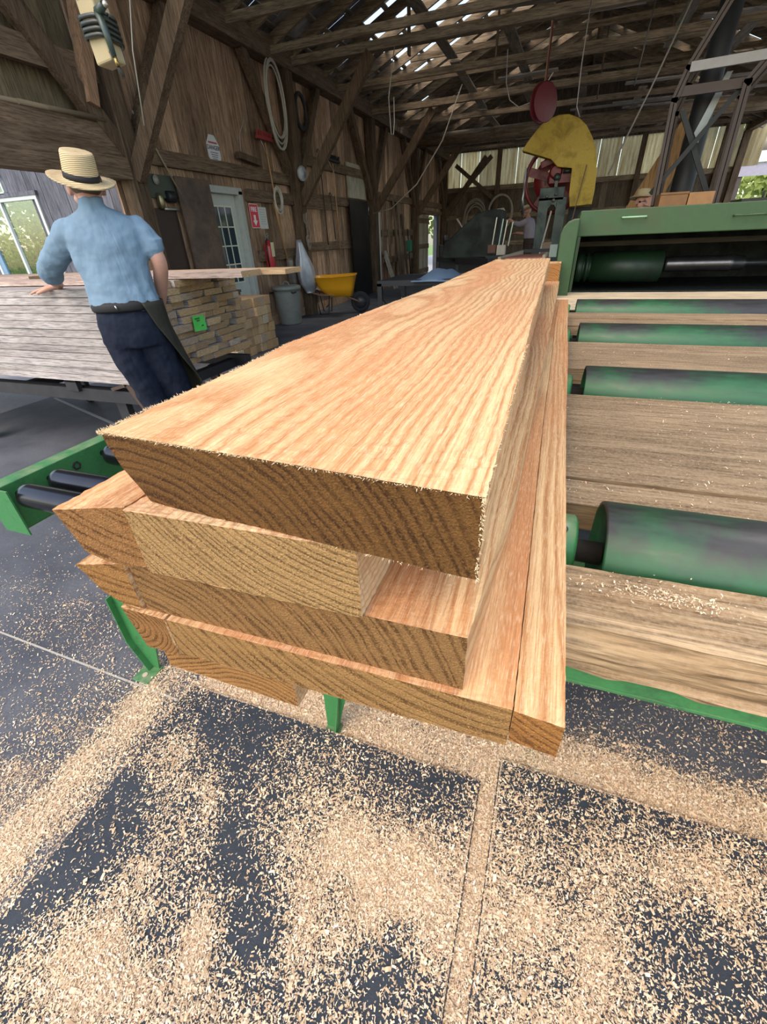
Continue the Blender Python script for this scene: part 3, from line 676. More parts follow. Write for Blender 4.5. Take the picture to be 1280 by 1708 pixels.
for x in (-6.4, -3.12, -4.6):
    MB().box(x-.055, x+.055, 2.10, 2.14, -.835, -.757).box(x-.055, x+.055, 2.10, 3.3, -.772, -.757).build('bolster', steel, cart, bevel=.004)
MB().beam((-2.75, 2.12, -.80), (-2.62, 2.12, -.765), .03, .02).beam((-2.60, 2.14, -.76), (-2.47, 2.14, -1.0), .05, .05).build('ratchet', rust, cart)
for x in (-2.78, -4.53):
    for y in (2.2, 3.2):
        b = MB(); wx = x-.02
        b.lathe((wx, y-.03, FL+.10), (0,1,0), [(0,0),(.06,0),(.085,.0),(.10,.012),(.10,.048),(.085,.06),(0,.06)], 24)
        b.build('wheel', black, cart); MB().beam((wx, y, -1.2), (wx, y, -.9), .05, .09).build('fork', steel, cart)
rg = random.Random(21)
gs = 'grey boards in the pack on the cart'
LT = [-.757]
for i in range(12): LT.append(LT[-1]+rg.uniform(.043, .0505))
sc_ = (-.190+.757)/(LT[-1]+.757); LT = [-.757+(z+.757)*sc_ for z in LT]
nb = 0
ORD = ['first','second','third','fourth','fifth','sixth','seventh','eighth','ninth','tenth','eleventh','twelfth']
def raggedboard(x0, x1, y0, y1, z0, z1, rg):
    b = MB(); n = 14; vs = []; tw = rg.uniform(-.003, .003)
    wa = rg.random() < .35; sl = rg.uniform(0, .014) if wa else 0; sl2 = rg.uniform(0, .03) if rg.random() < .3 else 0
    for i in range(n+1):
        x = lerp(x0, x1, i/n); k = noise.noise(Vector((x*1.3, y0*9, z0*30)))*.003
        vs += [(x, y0+k+sl, z0+.001), (x, y1-sl2, z0+.001), (x, y1, z1-.001), (x, y0+k, z1-.0012+tw*.3)]
    fs = [(i*4+j, (i+1)*4+j, (i+1)*4+(j+1) % 4, i*4+(j+1) % 4) for i in range(n) for j in range(4)]+[(0,1,2,3)[::1], (n*4+3, n*4+2, n*4+1, n*4)]
    return b.add(vs, fs)
for i in range(12):
    y = 2.10+rg.uniform(-.004, .008); first = True; cn_ = 0
    while y < 3.30:
        wd = rg.choice((.11, .14, .17, .21, .26)); 
        if 3.37-(y+wd) < .07: wd = 3.37-y+rg.uniform(-.02, .02)
        x1 = -2.52+rg.uniform(-.03, .045) if not first else -2.53+rg.uniform(-.02, .01)
        x0 = -6.9+rg.uniform(-.1, .1)
        o = raggedboard(x0, x1, y, y+wd-.004, LT[i], LT[i+1]-.0015, rg).build('pack_board', [greyw, endw.m])
        for f_ in o.data.polygons: f_.material_index = 1 if abs(f_.normal.x) > .9 else 0
        if first:
            pos_ = 'lowest' if i == 0 else 'topmost' if i == 11 else None
            if pos_: tag(o, f'{pos_} grey sawn board edge-on in the near side of the pack on the cart', 'board', gs)
            else: tag(o, f'grey board edge-on in the near side of the cart pack, {ORD[11-i]} from the top', 'board', gs)
        else: tag(o, f'board end in the cart pack, {ORD[11-i]} row down, {ORD[cn_]} from the left', 'board', 'boards showing their ends in the pack')
        cn_ += 1
        first = False; y += wd
# loose planks over the top
def topplank(x0, x1, y0, y1, z0, z1, m, lab):
    o = raggedboard(x0, x1, y0, y1, z0, z1, rg).build('loose_plank', [m, endw.m])
    for f_ in o.data.polygons: f_.material_index = 1 if abs(f_.normal.x) > .9 else 0
    tag(o, lab, 'board', 'planks lying on top of the pack')
topplank(-6.9, -2.6, 2.32, 2.50, -.1885, -.158, pinkw, 'pale pinkish plank on the pack top, nearest behind the hand of the man in blue')
topplank(-7.0, -1.96, 2.70, 2.93, -.1885, -.150, pinkw, 'long pinkish plank with an orange end sticking out past the right end of the pack')
topplank(-6.9, -1.78, 2.95, 3.18, -.1885, -.156, timber((.45,.30,.16), (.62,.44,.25), 0, 24, .1), 'orange-tan plank sticking out furthest to the right over the pack')
topplank(-6.8, -3.7, 2.52, 2.66, -.1885, -.140, pinkw, 'short pale plank on the pack top, left of the man in blue')
# green paper tag stapled to the pack end
b = MB(); rgx = -2.455
b.add([(rgx, 2.70, -.53), (rgx+.004, 2.83, -.535), (rgx-.003, 2.835, -.435), (rgx, 2.71, -.428)], [(0,1,2,3)]); 
tg = b.build('paper_tag', plain((.10, .62, .10), .6)); so_ = tg.modifiers.new('s', 'SOLIDIFY'); so_.thickness = .0012
tag(tg, 'bright green paper tag stapled to the end face of the pack', 'tag')
b = MB()
for (y, z, l) in ((2.725,-.448,.05),(2.74,-.463,.03),(2.78,-.50,.02)): b.box(rgx+.0035, rgx+.0045, y, y+l, z-.004, z+.004)
b.build('scribble', plain((.03,.12,.03), .8), tg)
# pile of square timber blocks behind the pack
rg = random.Random(33); z = FL
PX = -4.02
for r in range(6):
    hgt = .120; y = 5.12; 
    for c in range(7):
        wd = .145
        x1 = PX+rg.uniform(-.03, .03); o = MB().box(x1-.8, x1, y, y+wd-.006, z+.001, z+hgt-.002).build('timber_block', endw.m, bevel=.004)
        o.data.polygons[0].material_index = 0
        tag(o, f'square timber end in the pile behind the pack, {ORD[5-r]} row down, {ORD[c]} from the left', 'timber', 'square timbers piled behind the cart pack'); y += wd
    z += hgt
o = MB().beam((PX-.7, 5.3, z+.013), (PX+.06, 5.25, z+.013), .16, .022, up=(0,0,1)).build('loose_plank', greyw); tag(o, 'thin grey plank laid on top of the square timber pile', 'board')
# ================================================================ things on the left wall
def wallbox(y0, y1, z0, z1, d0=0.0, d1=.03, b=None): return (b or MB()).box(XL+d0, XL+d1, y0, y1, z0, z1)
# door 1: white glazed door in a grey-white frame
glass = NT('glass'); glass.col((.03,.045,.06)); glass.set(glass.b, 'Roughness', .06); glass.set(glass.b, 'Specular IOR Level', .8); glass = glass.m
dwhite = plain((.50, .52, .46), .5, var=.08)
def door(n, y0, y1, zt, nx, ny, gz0, gz1, label=None, gy=(.18,.18), frame_w=.09):
    d = struct(MB().box(XL-.10, XL-.06, y0+.05, y1-.05, FL+.01, zt-.05).build(f'door_{n}', dwhite, bevel=.003))
    b = MB(); b.box(XL-.12, XL+.045, y0-.04, y0+.05, FL, zt).box(XL-.12, XL+.045, y1-.05, y1+.05, FL, zt).box(XL-.12, XL+.045, y0-.04, y1+.05, zt-.05, zt+.04)
    b.build('door_frame', plain((.42,.43,.38), .6, var=.2) if n == 1 else white, d, bevel=.003)
    g0, g1 = y0+gy[0], y1-gy[1]
    pane = MB().box(XL-.058, XL-.054, g0, g1, gz0, gz1).build('pane', glass, d)
    b = MB(); b.box(XL-.06, XL-.045, g0-.02, g0, gz0, gz1).box(XL-.06, XL-.045, g1, g1+.02, gz0, gz1).box(XL-.06, XL-.045, g0-.02, g1+.02, gz1, gz1+.02).box(XL-.06, XL-.045, g0-.02, g1+.02, gz0-.02, gz0)
    for i in range(1, nx): y = lerp(g0, g1, i/nx); b.box(XL-.055, XL-.047, y-.009, y+.009, gz0, gz1)
    for i in range(1, ny): z = lerp(gz0, gz1, i/ny); b.box(XL-.055, XL-.047, g0, g1, z-.009, z+.009)
    b.build('muntins', plain((.68,.68,.52), .5), d)
    b = MB(); b.box(XL-.06, XL-.05, g0+.02, lerp(g0, g1, .45), FL+.25, gz0-.15).box(XL-.06, XL-.05, lerp(g0, g1, .55), g1-.02, FL+.25, gz0-.15); b.build('door_panel', dwhite, d, bevel=.008)
    h = MB(); h.cyl((XL-.06, y1-.11, FL+.97), (XL-.005, y1-.11, FL+.97), .012, 12).sphere((XL-.0, y1-.11, FL+.97), .028); h.build('door_knob', plain((.4,.35,.25), .3, .9), d)
    return d
door(1, 6.62, 7.42, .72, 3, 4, -.55, .50, gy=(.10,.20))
d2 = door(2, 12.98, 13.98, .66, 1, 1, -.30, .52, gy=(.25,.22))
# brown steel sheet leaning by door 1 and the dark hole behind it
sheetbrown = worn((.15,.095,.065), (.075,.058,.048), .5, .42, .3, 3)
o = MB().beam((XL+.12, 6.24, -.62), (XL+.10, 6.24, .80), .70, .012, up=(1,0,0)).build('steel_sheet', sheetbrown); tag(o, 'tall brown steel sheet standing against the wall left of the glazed door', 'sheet')
o = MB().box(XL+.005, XL+.03, 5.28, 5.86, FL+.05, .44).build('wall_panel', plain((.045,.025,.017), .5, .2, var=.5, scale=3)); tag(o, 'dark reddish steel panel on the wall below the switch gear', 'panel')
# the sheet stands on a low shelf
o = MB().box(XL+.01, XL+.3, 5.3, 6.6, -.66, -.625).beam((XL+.26,5.35,FL),(XL+.26,5.35,-.66),.06,.06).beam((XL+.26,6.55,FL),(XL+.26,6.55,-.66),.06,.06).build('wall_shelf', framewood); tag(o, 'plain wooden shelf against the wall carrying the brown steel sheet', 'shelf')
# switch gear with bulb and valve
t = thing('wall_pump', 'small dark wall mounted pump with a brass body and round disc', 'pump', (XL+.1, 5.75, .55))
MB().box(XL+.0, XL+.04, 5.42, 6.1, .55, .80).build('back_plate', plain((.07,.08,.06), .7), t)
b = MB(); b.lathe((XL+.06, 5.58, .50), (0,0,1), [(0,-.07),(.03,-.07),(.045,-.03),(.045,.06),(.03,.10),(0,.10)], 16); b.build('body', plain((.32,.28,.16), .35, .8), t)
MB().lathe((XL+.06, 5.72, .57), (0,1,0), [(0,0),(.06,0),(.065,.02),(.065,.12),(.05,.14),(0,.14)], 18).build('motor', black, t)
MB().cyl((XL+.07, 5.6, .43), (XL+.07, 6.0, .43), .014, 10).build('pipe', plain((.45,.45,.43), .3, .8), t)
MB().lathe((XL+.05, 5.60, .74), (1,0,0), [(0,0),(.05,0),(.055,.01),(.0,.02)], 18).build('disc', plain((.38,.36,.30), .5), t)
MB().tube([(XL+.05,5.60,.79),(XL+.06,5.61,1.5),(XL+.05,5.6,2.3)], .003, 5).build('wire', plain((.3,.28,.24), .6), t)
# octagonal sign with lettering
FONT = None
def text(s, name, size, loc, rot, mat, parent, ex=.0008, al='CENTER', bold=False):
    cu = bpy.data.curves.new(name, 'FONT'); cu.body = s; cu.size = size; cu.align_x = al; cu.align_y = 'CENTER'; cu.extrude = ex
    if bold: cu.offset = size*.02
    o = bpy.data.objects.new(name, cu); COL.objects.link(o); dg = bpy.context.evaluated_depsgraph_get(); me = bpy.data.meshes.new_from_object(o.evaluated_get(dg))
    bpy.data.objects.remove(o); me.materials.clear(); me.materials.append(mat); q = bpy.data.objects.new(name, me); COL.objects.link(q)
    q.parent = parent; q.location = Vector(loc)+Vector((0,0,H))-WL[parent.name]; q.rotation_euler = rot; return q
RW = (math.pi/2, 0, math.pi/2)             # text on the left wall, read from inside the shed
poly = [(math.cos(math.pi/8+i*math.pi/4)*.155, math.sin(math.pi/8+i*math.pi/4)*.20) for i in range(8)]
sg = MB().prism(poly, .006, (XL+.012, 6.98, 1.18), (0,1,0), (0,0,1)).build('octagonal_sign', white); tag(sg, 'small white octagonal warning sign high on the wall above the glazed door', 'sign')
ink = plain((.10,.08,.12), .7); redink = plain((.42,.06,.08), .6)
text('DANGER', 'lettering', .072, (XL+.0195, 6.98, 1.215), RW, ink, sg, bold=True)
for i, s in enumerate(('KEEP HANDS', 'CLEAR OF', 'SAW')): pass
b = MB(); b.box(XL+.0185, XL+.0195, 6.88, 7.08, 1.265, 1.285); b.build('red_band', redink, sg)
b = MB()
for i, z in enumerate((1.16, 1.135, 1.11, 1.085)): b.box(XL+.0185, XL+.0195, 6.89+.01*i, 7.07-.012*i, z-.004, z+.004)
b.build('small_print', ink, sg)
# fire sign and a paper notice
fs_ = MB().box(XL+.01, XL+.014, 7.64, 7.90, .22, .57).build('fire_sign', plain((.70,.055,.07), .45)); tag(fs_, 'red and white FIRE sign with a down arrow above the extinguisher', 'sign')
wm = plain((.85,.80,.80), .5)
text('FIRE', 'lettering', .095, (XL+.0155, 7.77, .487), RW, wm, fs_, bold=True)
b = MB(); 
for (y0,y1,z0,z1) in ((7.64,7.90,.56,.57),(7.64,7.90,.22,.23),(7.64,7.65,.22,.57),(7.89,7.90,.22,.57)): b.box(XL+.0142, XL+.0155, y0, y1, z0, z1)
b.build('border', wm, fs_)
MB().prism([(-.07,0),(0,-.075),(.07,0),(.03,0),(.03,.08),(-.03,.08),(-.03,0)], .0015, (XL+.0145, 7.77, .33), (0,1,0), (0,0,1)).build('arrow', wm, fs_)
o = MB().box(XL+.01, XL+.012, 7.91, 8.16, .21, .53).build('paper_notice', plain((.62,.62,.56), .7)); tag(o, 'white paper notice pinned to the wall beside the FIRE sign', 'notice')
b = MB()
for i in range(7): b.box(XL+.0121, XL+.0127, 7.94, 8.13-.02*(i % 3), .49-i*.035, .493-i*.035)
b.build('small_print', ink, o)
# fire extinguisher
ex = thing('fire_extinguisher', 'red fire extinguisher hanging on the wall below the FIRE sign', 'extinguisher', (XL+.11, 8.0, -.45))
MB().lathe((XL+.11, 7.90, -.47), (0,0,1), [(0,0),(.075,0),(.085,.02),(.085,.40),(.07,.45),(.03,.48),(.025,.51),(0,.51)], 24).build('cylinder', plain((.42,.03,.03), .3), ex)
MB().box(XL+.193, XL+.197, 7.85, 7.95, -.22, -.0).build('label', plain((.70,.60,.35), .6), ex)
MB().beam((XL+.11,7.90,.04),(XL+.11,7.90,.10),.03,.03).beam((XL+.10,7.83,.075),(XL+.11,7.96,.11),.02,.012).beam((XL+.10,7.83,.10),(XL+.11,7.94,.14),.02,.012).build('valve', plain((.3,.3,.28), .35, .8), ex)
MB().tube([(XL+.12,7.88,.05),(XL+.14,7.80,.02),(XL+.14,7.78,-.15),(XL+.13,7.81,-.38)], .012, 8).build('hose', black, ex)
# brooms, shovel, sticks
def broom(name, label, y, z, ang, length, headc, hc, x=XL+.09, wd=.34):
    t = thing(name, label, 'broom', (x, y, z-length)); dy = math.sin(ang); dz = -math.cos(ang)
    MB().cyl((x, y, z), (x, y+dy*length, z+dz*length), .012, 10).build('handle', hc, t)
    MB().box(x-.03, x+.03, y-wd/2, y+wd/2, z+.03, z+.075).build('head_block', headc, t, bevel=.006)
    b = MB(); rr = random.Random(2)
    for i in range(46): yy = y-wd/2+wd*(i+.5)/46; b.beam((x+rr.uniform(-.02,.02), yy, z+.07), (x+rr.uniform(-.035,.035), yy+rr.uniform(-.008,.008), z+.145), .012, .012)
    b.build('bristles', headc, t)
    MB().tube([(x, y-wd*.28, z+.03), (x+.01, y-.02, z-.14), (x+.01, y+.02, z-.14), (x, y+wd*.28, z+.03)], .004, 6).build('brace', plain((.6,.58,.52), .35, .7), t)
broom('push_broom', 'push broom with a red head hanging upside down from the rail', 8.28, 1.42, .09, 1.55, plain((.28,.035,.03), .6), plain((.42,.24,.10), .5), x=XL+.12, wd=.46)
broom('push_broom', 'push broom with a black head hanging beside the round clock', 11.0, 1.40, .03, 1.75, black, plain((.48,.27,.12), .5), wd=.72)
sh_ = thing('shovel', 'scoop shovel hanging blade down beside the trash can', 'shovel', (XL+.1, 8.9, -.9))
MB().cyl((XL+.1, 8.32, .62), (XL+.1, 8.52, -.30), .015, 10).build('handle', plain((.45,.25,.09), .5), sh_)
b = MB(); vs = []; 
for i in range(9):
    for j in range(9):
        u = j/8-.5; v = i/8; wv = .30*(.75+.35*v)*(1 if v < .8 else math.cos((v-.8)*4.4))
        vs.append((XL+.10-.05*(1-4*u*u)+.03, 8.56+u*wv+.03*v, -.28-v*.46))
b.add(vs, [(i*9+j, i*9+j+1, (i+1)*9+j+1, (i+1)*9+j) for i in range(8) for j in range(8)], True); o = b.build('blade', plain((.30,.26,.22), .4, .7, var=.3), sh_); so_ = o.modifiers.new('s','SOLIDIFY'); so_.thickness = .004
for nm, lab, cat, y, z0, z1, c in (('cant_hook','long dark hooked pole hanging on the wall behind the wheelbarrow','pole',10.35,-.10,1.5,(.05,.035,.03)), ('pike_pole','short dark iron rod with a curled top hanging left of the black broom','rod',10.75,.0,.80,(.05,.04,.035))):
    b = MB(); b.cyl((XL+.1,y,z1),(XL+.1,y+.05,z0),.012,8); b.tube([(XL+.1,y,z1),(XL+.1,y+.01,z1+.04),(XL+.1,y-.03,z1+.07),(XL+.1,y-.08,z1+.05),(XL+.1,y-.09,z1+.01)],.011,8)
    tag(b.build(nm, plain(c, .6)), lab, cat)
b = MB().cyl((XL+.1,5.52,1.35),(XL+.1,5.95,.60),.011,8); tag(b.build('thin_stick', plain((.36,.28,.18), .6)), 'thin pale stick slanting down the wall from the bent white hook', 'stick')
b = MB().tube([(XL+.08,5.48,1.38),(XL+.12,5.47,1.24),(XL+.16,5.58,1.17),(XL+.16,5.70,1.17),(XL+.12,5.72,1.40)],.009,8); tag(b.build('bent_hook', plain((.55,.53,.48), .4)), 'bent white metal hook under the wall rail near the corner post', 'hook')
# block hanging on a wire
t = thing('hanging_block', 'small weathered wooden block hanging on a wire loop from the rail', 'block', (XL+.1, 7.75, 1.05))
MB().beam((XL+.1, 7.46, 1.18), (XL+.1, 8.05, 1.13), .09, .09).build('block', framewood, t, bevel=.01)
MB().tube([(XL+.1,7.55,1.23),(XL+.1,7.6,1.45),(XL+.1,7.8,1.66),(XL+.1,7.78,1.5)],.005,6).build('wire', plain((.35,.33,.3), .5), t)
# hose coils
def coil(name, label, c, axis, R0, r, turns, mat, cat, sq=1.0, seed=1, up=None, spread=.012):
    rr = random.Random(seed); b = MB()
    for k in range(turns):
        cc = Vector(c)+Vector((rr.uniform(-spread,spread), 0, -k*spread*1.6)); b.torus(cc, axis, R0*(1-.0*k)+rr.uniform(-spread,spread), r, 36, 8, sq*(1+k*.05), up)
    return tag(b.build(name, mat), label, cat)
coil('hose_coil', 'big pale hose coil hanging high on the wall near the red broom', (XL+.24, 8.62, 2.02), (1,0,0), .27, .014, 5, plain((.40,.37,.30), .5), 'hose', 1.75, 1, (0,0,1), .02)
coil('hose_coil', 'small cream hose coil hanging above the shovel', (XL+.12, 8.45, .66), (1,0,0), .125, .013, 3, plain((.50,.47,.38), .5), 'hose', 1.3, 2, (0,0,1))
b = MB(); b.torus((XL+.16, 9.62, 2.02), (1,0,0), .20, .035, 24, 8, 1.25, (0,0,1)); tag(b.build('belt_coil', plain((.02,.018,.016), .7)), 'black rubber belt loop hanging high beside the first post', 'belt')
# wall clock
ck = thing('wall_clock', 'round white clock fixed where the first post meets its braces', 'clock', (-4.78, 9.35, .9))
MB().lathe((-4.85, 9.10, 1.06), (1,-.25,0), [(0,0),(.10,0),(.115,.01),(.115,.035),(.105,.04),(.10,.03),(0,.03)], 32).build('case', plain((.35,.37,.36), .4), ck)
MB().lathe((-4.818, 9.092, 1.06), (1,-.25,0), [(0,0),(.098,0),(.098,.002),(0,.002)], 32).build('face', plain((.45,.48,.48), .5), ck)
# rope hank on the post
b = MB(); rr = random.Random(4)
for i in range(5): b.tube([(XL+.26+rr.uniform(-.03,.03), 9.15+rr.uniform(-.04,.04), .45-j*.12+rr.uniform(-.02,.02)) for j in range(6)], .014, 7)
b.torus((XL+.27, 9.14, .02), (1,0,0), .06, .02, 14, 7).torus((XL+.27, 9.16, -.06), (1,.2,0), .07, .02, 14, 7); tag(b.build('rope_hank', plain((.20,.16,.12), .9)), 'knotted grey rope hank hanging on the first post above the silver bag', 'rope')
# silver tarp bag
b = MB(); vs = []; n = 22; mm = 16
for i in range(mm+1):
    v = i/mm; rad = .10+.30*math.sin(min(1, v*1.12)*math.pi*.62)**1.3; rad *= 1-.55*max(0, v-.82)/.18
    for j in range(n):
        a = 2*math.pi*j/n; k = 1+.14*math.sin(a*5+v*4)+.08*math.sin(a*9-v*6)
        vs.append((XL+.24+.10*rad/.26*math.cos(a)*k, 8.80+.24*v+rad*math.sin(a)*k*.62, .02-v*.95))
b.add(vs, [(i*n+j, i*n+(j+1) % n, (i+1)*n+(j+1) % n, (i+1)*n+j) for i in range(mm) for j in range(n)]+[tuple(range(n)), tuple(mm*n+j for j in range(n))[::-1]], True)
tag(b.build('silver_bag', plain((.42,.43,.45), .33, .3, var=.3, scale=9)), 'silver-white plastic sack hanging in folds behind the trash can', 'bag')
# trash can
t = thing('trash_can', 'grey plastic trash can with a lid by the left wall', 'trash can', (-4.78, 8.2, FL))
tc = plain((.19,.20,.17), .55, var=.2)
b = MB(); b.lathe((-4.86, 8.02, FL+.002), (0,0,1), [(0,0),(.20,0),(.21,.02),(.245,.55),(.255,.60),(.262,.60),(.262,.64),(.24,.64)], 32); b.build('body', tc, t)
for k in range(12):
    pass
b = MB(); b.lathe((-4.86, 8.02, FL+.64), (0,0,1), [(.268,-.025),(.272,0),(.262,.02),(.20,.035),(0,.045)], 32); b.torus((-4.86, 8.02, FL+.69), (0,1,0), .06, .012, 16, 6, .8, None, 1); b.build('lid', tc, t)
for s in (-1, 1): MB().tube([(-4.86+s*.20, 8.02-.17, FL+.57), (-4.86+s*.24, 8.02-.21, FL+.56), (-4.86+s*.27, 8.02-.13, FL+.57)], .013, 8).build('handle', black, t)
# wheelbarrow
wbm = plain((.80,.36,.012), .35, var=.06); t = thing('wheelbarrow', 'yellow wheelbarrow with a black frame by the left wall', 'wheelbarrow', (-4.5, 9.4, FL))
def tray():
    outer = [(-4.72, 9.62), (-3.98, 9.62), (-3.92, 10.62), (-4.66, 10.72)]; b = MB()
    return b
wx, wy = -4.5, 9.42; ang = math.radians(198); ca, sa = math.cos(ang), math.sin(ang)
def W(u, v, z): return (wx+u*ca-v*sa, wy+u*sa+v*ca, z)        # u: towards the handles, v: sideways
b = MB(); top = []; bot = []; N = 32
def sup(t_, a, b_): 
    c = math.cos(t_); s = math.sin(t_); e = .42
    return (a*abs(c)**e*(1 if c > 0 else -1), b_*abs(s)**e*(1 if s > 0 else -1))
rings = [(.46,.33,-.62,0),(.475,.345,-.615,0),(.47,.34,-.60,0),(.445,.32,-.605,0),(.36,.26,-.80,.01),(.26,.19,-.975,.03),(.20,.14,-.985,.03)]
rings2 = [(.475,.345,-.615,0),(.455,.325,-.625,0),(.37,.27,-.81,.01),(.265,.195,-.99,.03),(0.01,.01,-.995,.03)]
for rs, inner in ((rings, 1), (rings2, 0)):
    vs = []
    for a, b2, z, sft in rs:
        for j in range(N):
            u, v = sup(2*math.pi*j/N, a, b2); zz = z-.045+(.02*max(0, -u/.46) if z > -.7 else 0)   # nose rises
            vs.append(W(u-sft*3, v, zz))
    b.add(vs, [(i*N+j, i*N+(j+1) % N, (i+1)*N+(j+1) % N, (i+1)*N+j) for i in range(len(rs)-1) for j in range(N)]+([tuple((len(rs)-1)*N+j for j in range(N))] if inner else []), True)
b.build('tray', wbm, t)
whl = MB(); whl.lathe(W(-.52, -.045, FL+.205), Vector(W(0,1,0))-Vector(W(0,0,0)), [(.13,0),(.17,-.005),(.20,.01),(.205,.045),(.20,.08),(.17,.095),(.13,.09)], 32)
whl.build('wheel', plain((.015,.016,.018), .8), t); MB().lathe(W(-.52, -.03, FL+.205), Vector(W(0,1,0))-Vector(W(0,0,0)), [(0,0),(.13,0),(.13,.06),(0,.06)], 24).build('rim', plain((.04,.04,.045), .4), t)
for s in (-1, 1):
    MB().tube([W(-.52, s*.08, FL+.205), W(-.2, s*.15, -1.02), W(.3, s*.24, -.985), W(.47, s*.26, -.93)], .018, 8).build('handle_bar', plain((.22,.12,.08), .6), t)
    MB().tube([W(.12, s*.22, -1.0), W(.16, s*.24, FL+.012), W(.34, s*.24, FL+.012), W(.40, s*.24, -.97)], .013, 8).build('leg', black, t)
MB().tube([W(.2,-.24,FL+.15), W(.2,.24,FL+.15)], .012, 8).build('brace', black, t)
# dark steel door panel in front of the second doorway, notice board above
o = MB().beam((XL+.16, 12.28, FL+.03), (XL+.13, 12.28, .80), 1.2, .02, up=(1,0,0)).build('dark_sheet', worn((.030,.032,.036), (.06,.05,.04), .62, .28, .6, 3)); tag(o, 'tall dark blue-black steel panel left of the white half-glazed door', 'panel')
o = MB().box(XL+.02, XL+.05, 11.85, 12.98, .84, 1.52).build('notice_board', timber((.33,.29,.20), (.52,.48,.36), 2, 16, .1)); tag(o, 'pale plywood board fixed above the dark steel panel', 'board')
# plank door with battens behind the barrow
t = thing('plank_shutter', 'sliding plank door with pale horizontal battens behind the wheelbarrow', 'shutter', (XL+.05, 10.3, -1.0))
b = MB(); boards(b, 9.45, 11.1, -1.05, .70, XL+.055, .19, .02, random.Random(5)); b.build('boards', wallwood, t)
for z, y0, y1, m_ in ((.62, 9.4, 11.1, frameY), (-.12, 9.45, 11.1, frameY), (-.93, 9.5, 11.1, timber((.5,.42,.3), (.65,.56,.4), 1, 16, .1))): MB().beam((XL+.075, y0, z), (XL+.075, y1, z), .03, .13 if z > -.5 else .05).build('batten', m_, t)
# far part of the wall: leaning boards, rods, broom
for y, z0, z1, w_, dx, c in ((14.3,FL,-.35,.30,.35,(.35,.30,.24)), (15.2,FL,.95,.16,.25,(.12,.09,.06)), (15.6,FL,1.0,.2,.2,(.14,.10,.07)), (16.1,FL,.6,.14,.2,(.10,.07,.05))):
    o = MB().beam((XL+dx+.05, y, z0+.01), (XL+.05, y, z1), w_, .03, up=(1,0,0)).build('leaning_board', timber(c, tuple(k*1.5 for k in c), 2, 16, .1))
    lab = {14.3:'short pale board leaning on the wall just past the second post', 15.2:'tall dark board leaning left of a twin near the second post', 15.6:'tall dark board leaning right of its twin, nearer the third post', 16.1:'shorter dark board leaning nearest to the open plank door'}[y]
    tag(o, lab, 'board', 'boards leaning on the far part of the left wall')
for i, (y, z0, z1) in enumerate(((14.0,-.5,.9),(14.55,-.9,.85))):
    tag(MB().cyl((XL+.1,y,z1),(XL+.12,y+.06,z0),.018,8).build('hanging_pole', plain((.20,.16,.11), .7)), ('pole hanging nearest behind the second post','pole hanging second behind the second post')[i], 'pole', 'poles beyond the second post')
t = thing('green_broom', 'broom with a green head standing upright beside the open plank door', 'broom', (XL+.2, 16.6, FL))
MB().cyl((XL+.2,16.6,FL+.02),(XL+.1,16.55,.2),.02,8).build('handle', black, t); MB().box(XL+.08,XL+.2,16.5,16.75,-.45,-.12).build('head', plain((.03,.20,.11), .7), t)
# open plank door at the far left doorway
t = thing('plank_door', 'open door of grey planks beside the bright far doorway', 'door', (XL+.1, 18.4, FL))
b = MB(); boards(b, 17.75, 19.35, FL+.03, .62, XL+.09, .2, .03, random.Random(8)); b.build('boards', timber((.25,.20,.14), (.48,.40,.30), 2, 18, .35), t)
for z in (.45, -.35, -1.15): MB().beam((XL+.11,17.78,z),(XL+.11,19.3,z),.03,.15).build('batten', frameY, t)
o = struct(MB().beam((XL+.1,17.6,.72),(XL+.1,21.2,.72),.12,.1).build('trim_1', frameY))
o = struct(MB().box(XL-.05,XL+.1,20.65,20.95,FL,.70).build('trim_2', timber((.07,.075,.09), (.13,.14,.16), 2, 16, .1)))
# black frame of steel in the aisle
t = thing('steel_stand', 'low black steel stand in the aisle left of the far end of the boards', 'stand', (-2.1, 7.2, FL))
MB().beam((-2.62,7,-.60),(-1.2,7.0,-.58),.07,.075).build('top_rail', black, t); MB().beam((-2.62,8.2,-.60),(-1.2,8.2,-.58),.07,.075).build('top_rail', black, t)
for x in (-2.585, -1.3):
    for y in (7.0, 8.2): MB().beam((x,y,FL),(x,y,-.6),.07,.07).build('leg', black, t)
for x in (-2.585, -1.3): MB().beam((x,7.0,-.6),(x,8.2,-.6),.06,.06).build('cross_bar', black, t)
MB().beam((-2.56,7,-.85),(-2.2,7,-1.25),.05,.05).build('brace', black, t)
b = MB(); vs = []; rr = random.Random(6); n = 18
for i in range(n+1):
    for j in range(n+1):
        u = i/n*2-1; v = j/n*2-1; r_ = min(1, math.hypot(u, v)); hgt = .11*(1-r_**2)*(1+.5*noise.noise(Vector((u*3, v*3, 1))))
        vs.append((-1.75+u*.30, 7.5+v*.65, -.5615+max(0, hgt)))
b.add(vs, [(i*(n+1)+j, (i+1)*(n+1)+j, (i+1)*(n+1)+j+1, i*(n+1)+j+1) for i in range(n) for j in range(n)], True); o = b.build('folded_tarp', plain((.14,.22,.33), .6)); o.modifiers.new('s','SOLIDIFY').thickness = .01
tag(o, 'crumpled blue tarp lying on the low black steel stand', 'tarp')
MB().box(-2.62, -1.2, 6.98, 8.22, -.572, -.5645).build('deck', black, t)
# ================================================================ right side, back of the shed, outdoors
brown = plain((.075,.052,.04), .6, .2, var=.3, scale=9); dark = plain((.022,.024,.022), .6, .2, var=.3)
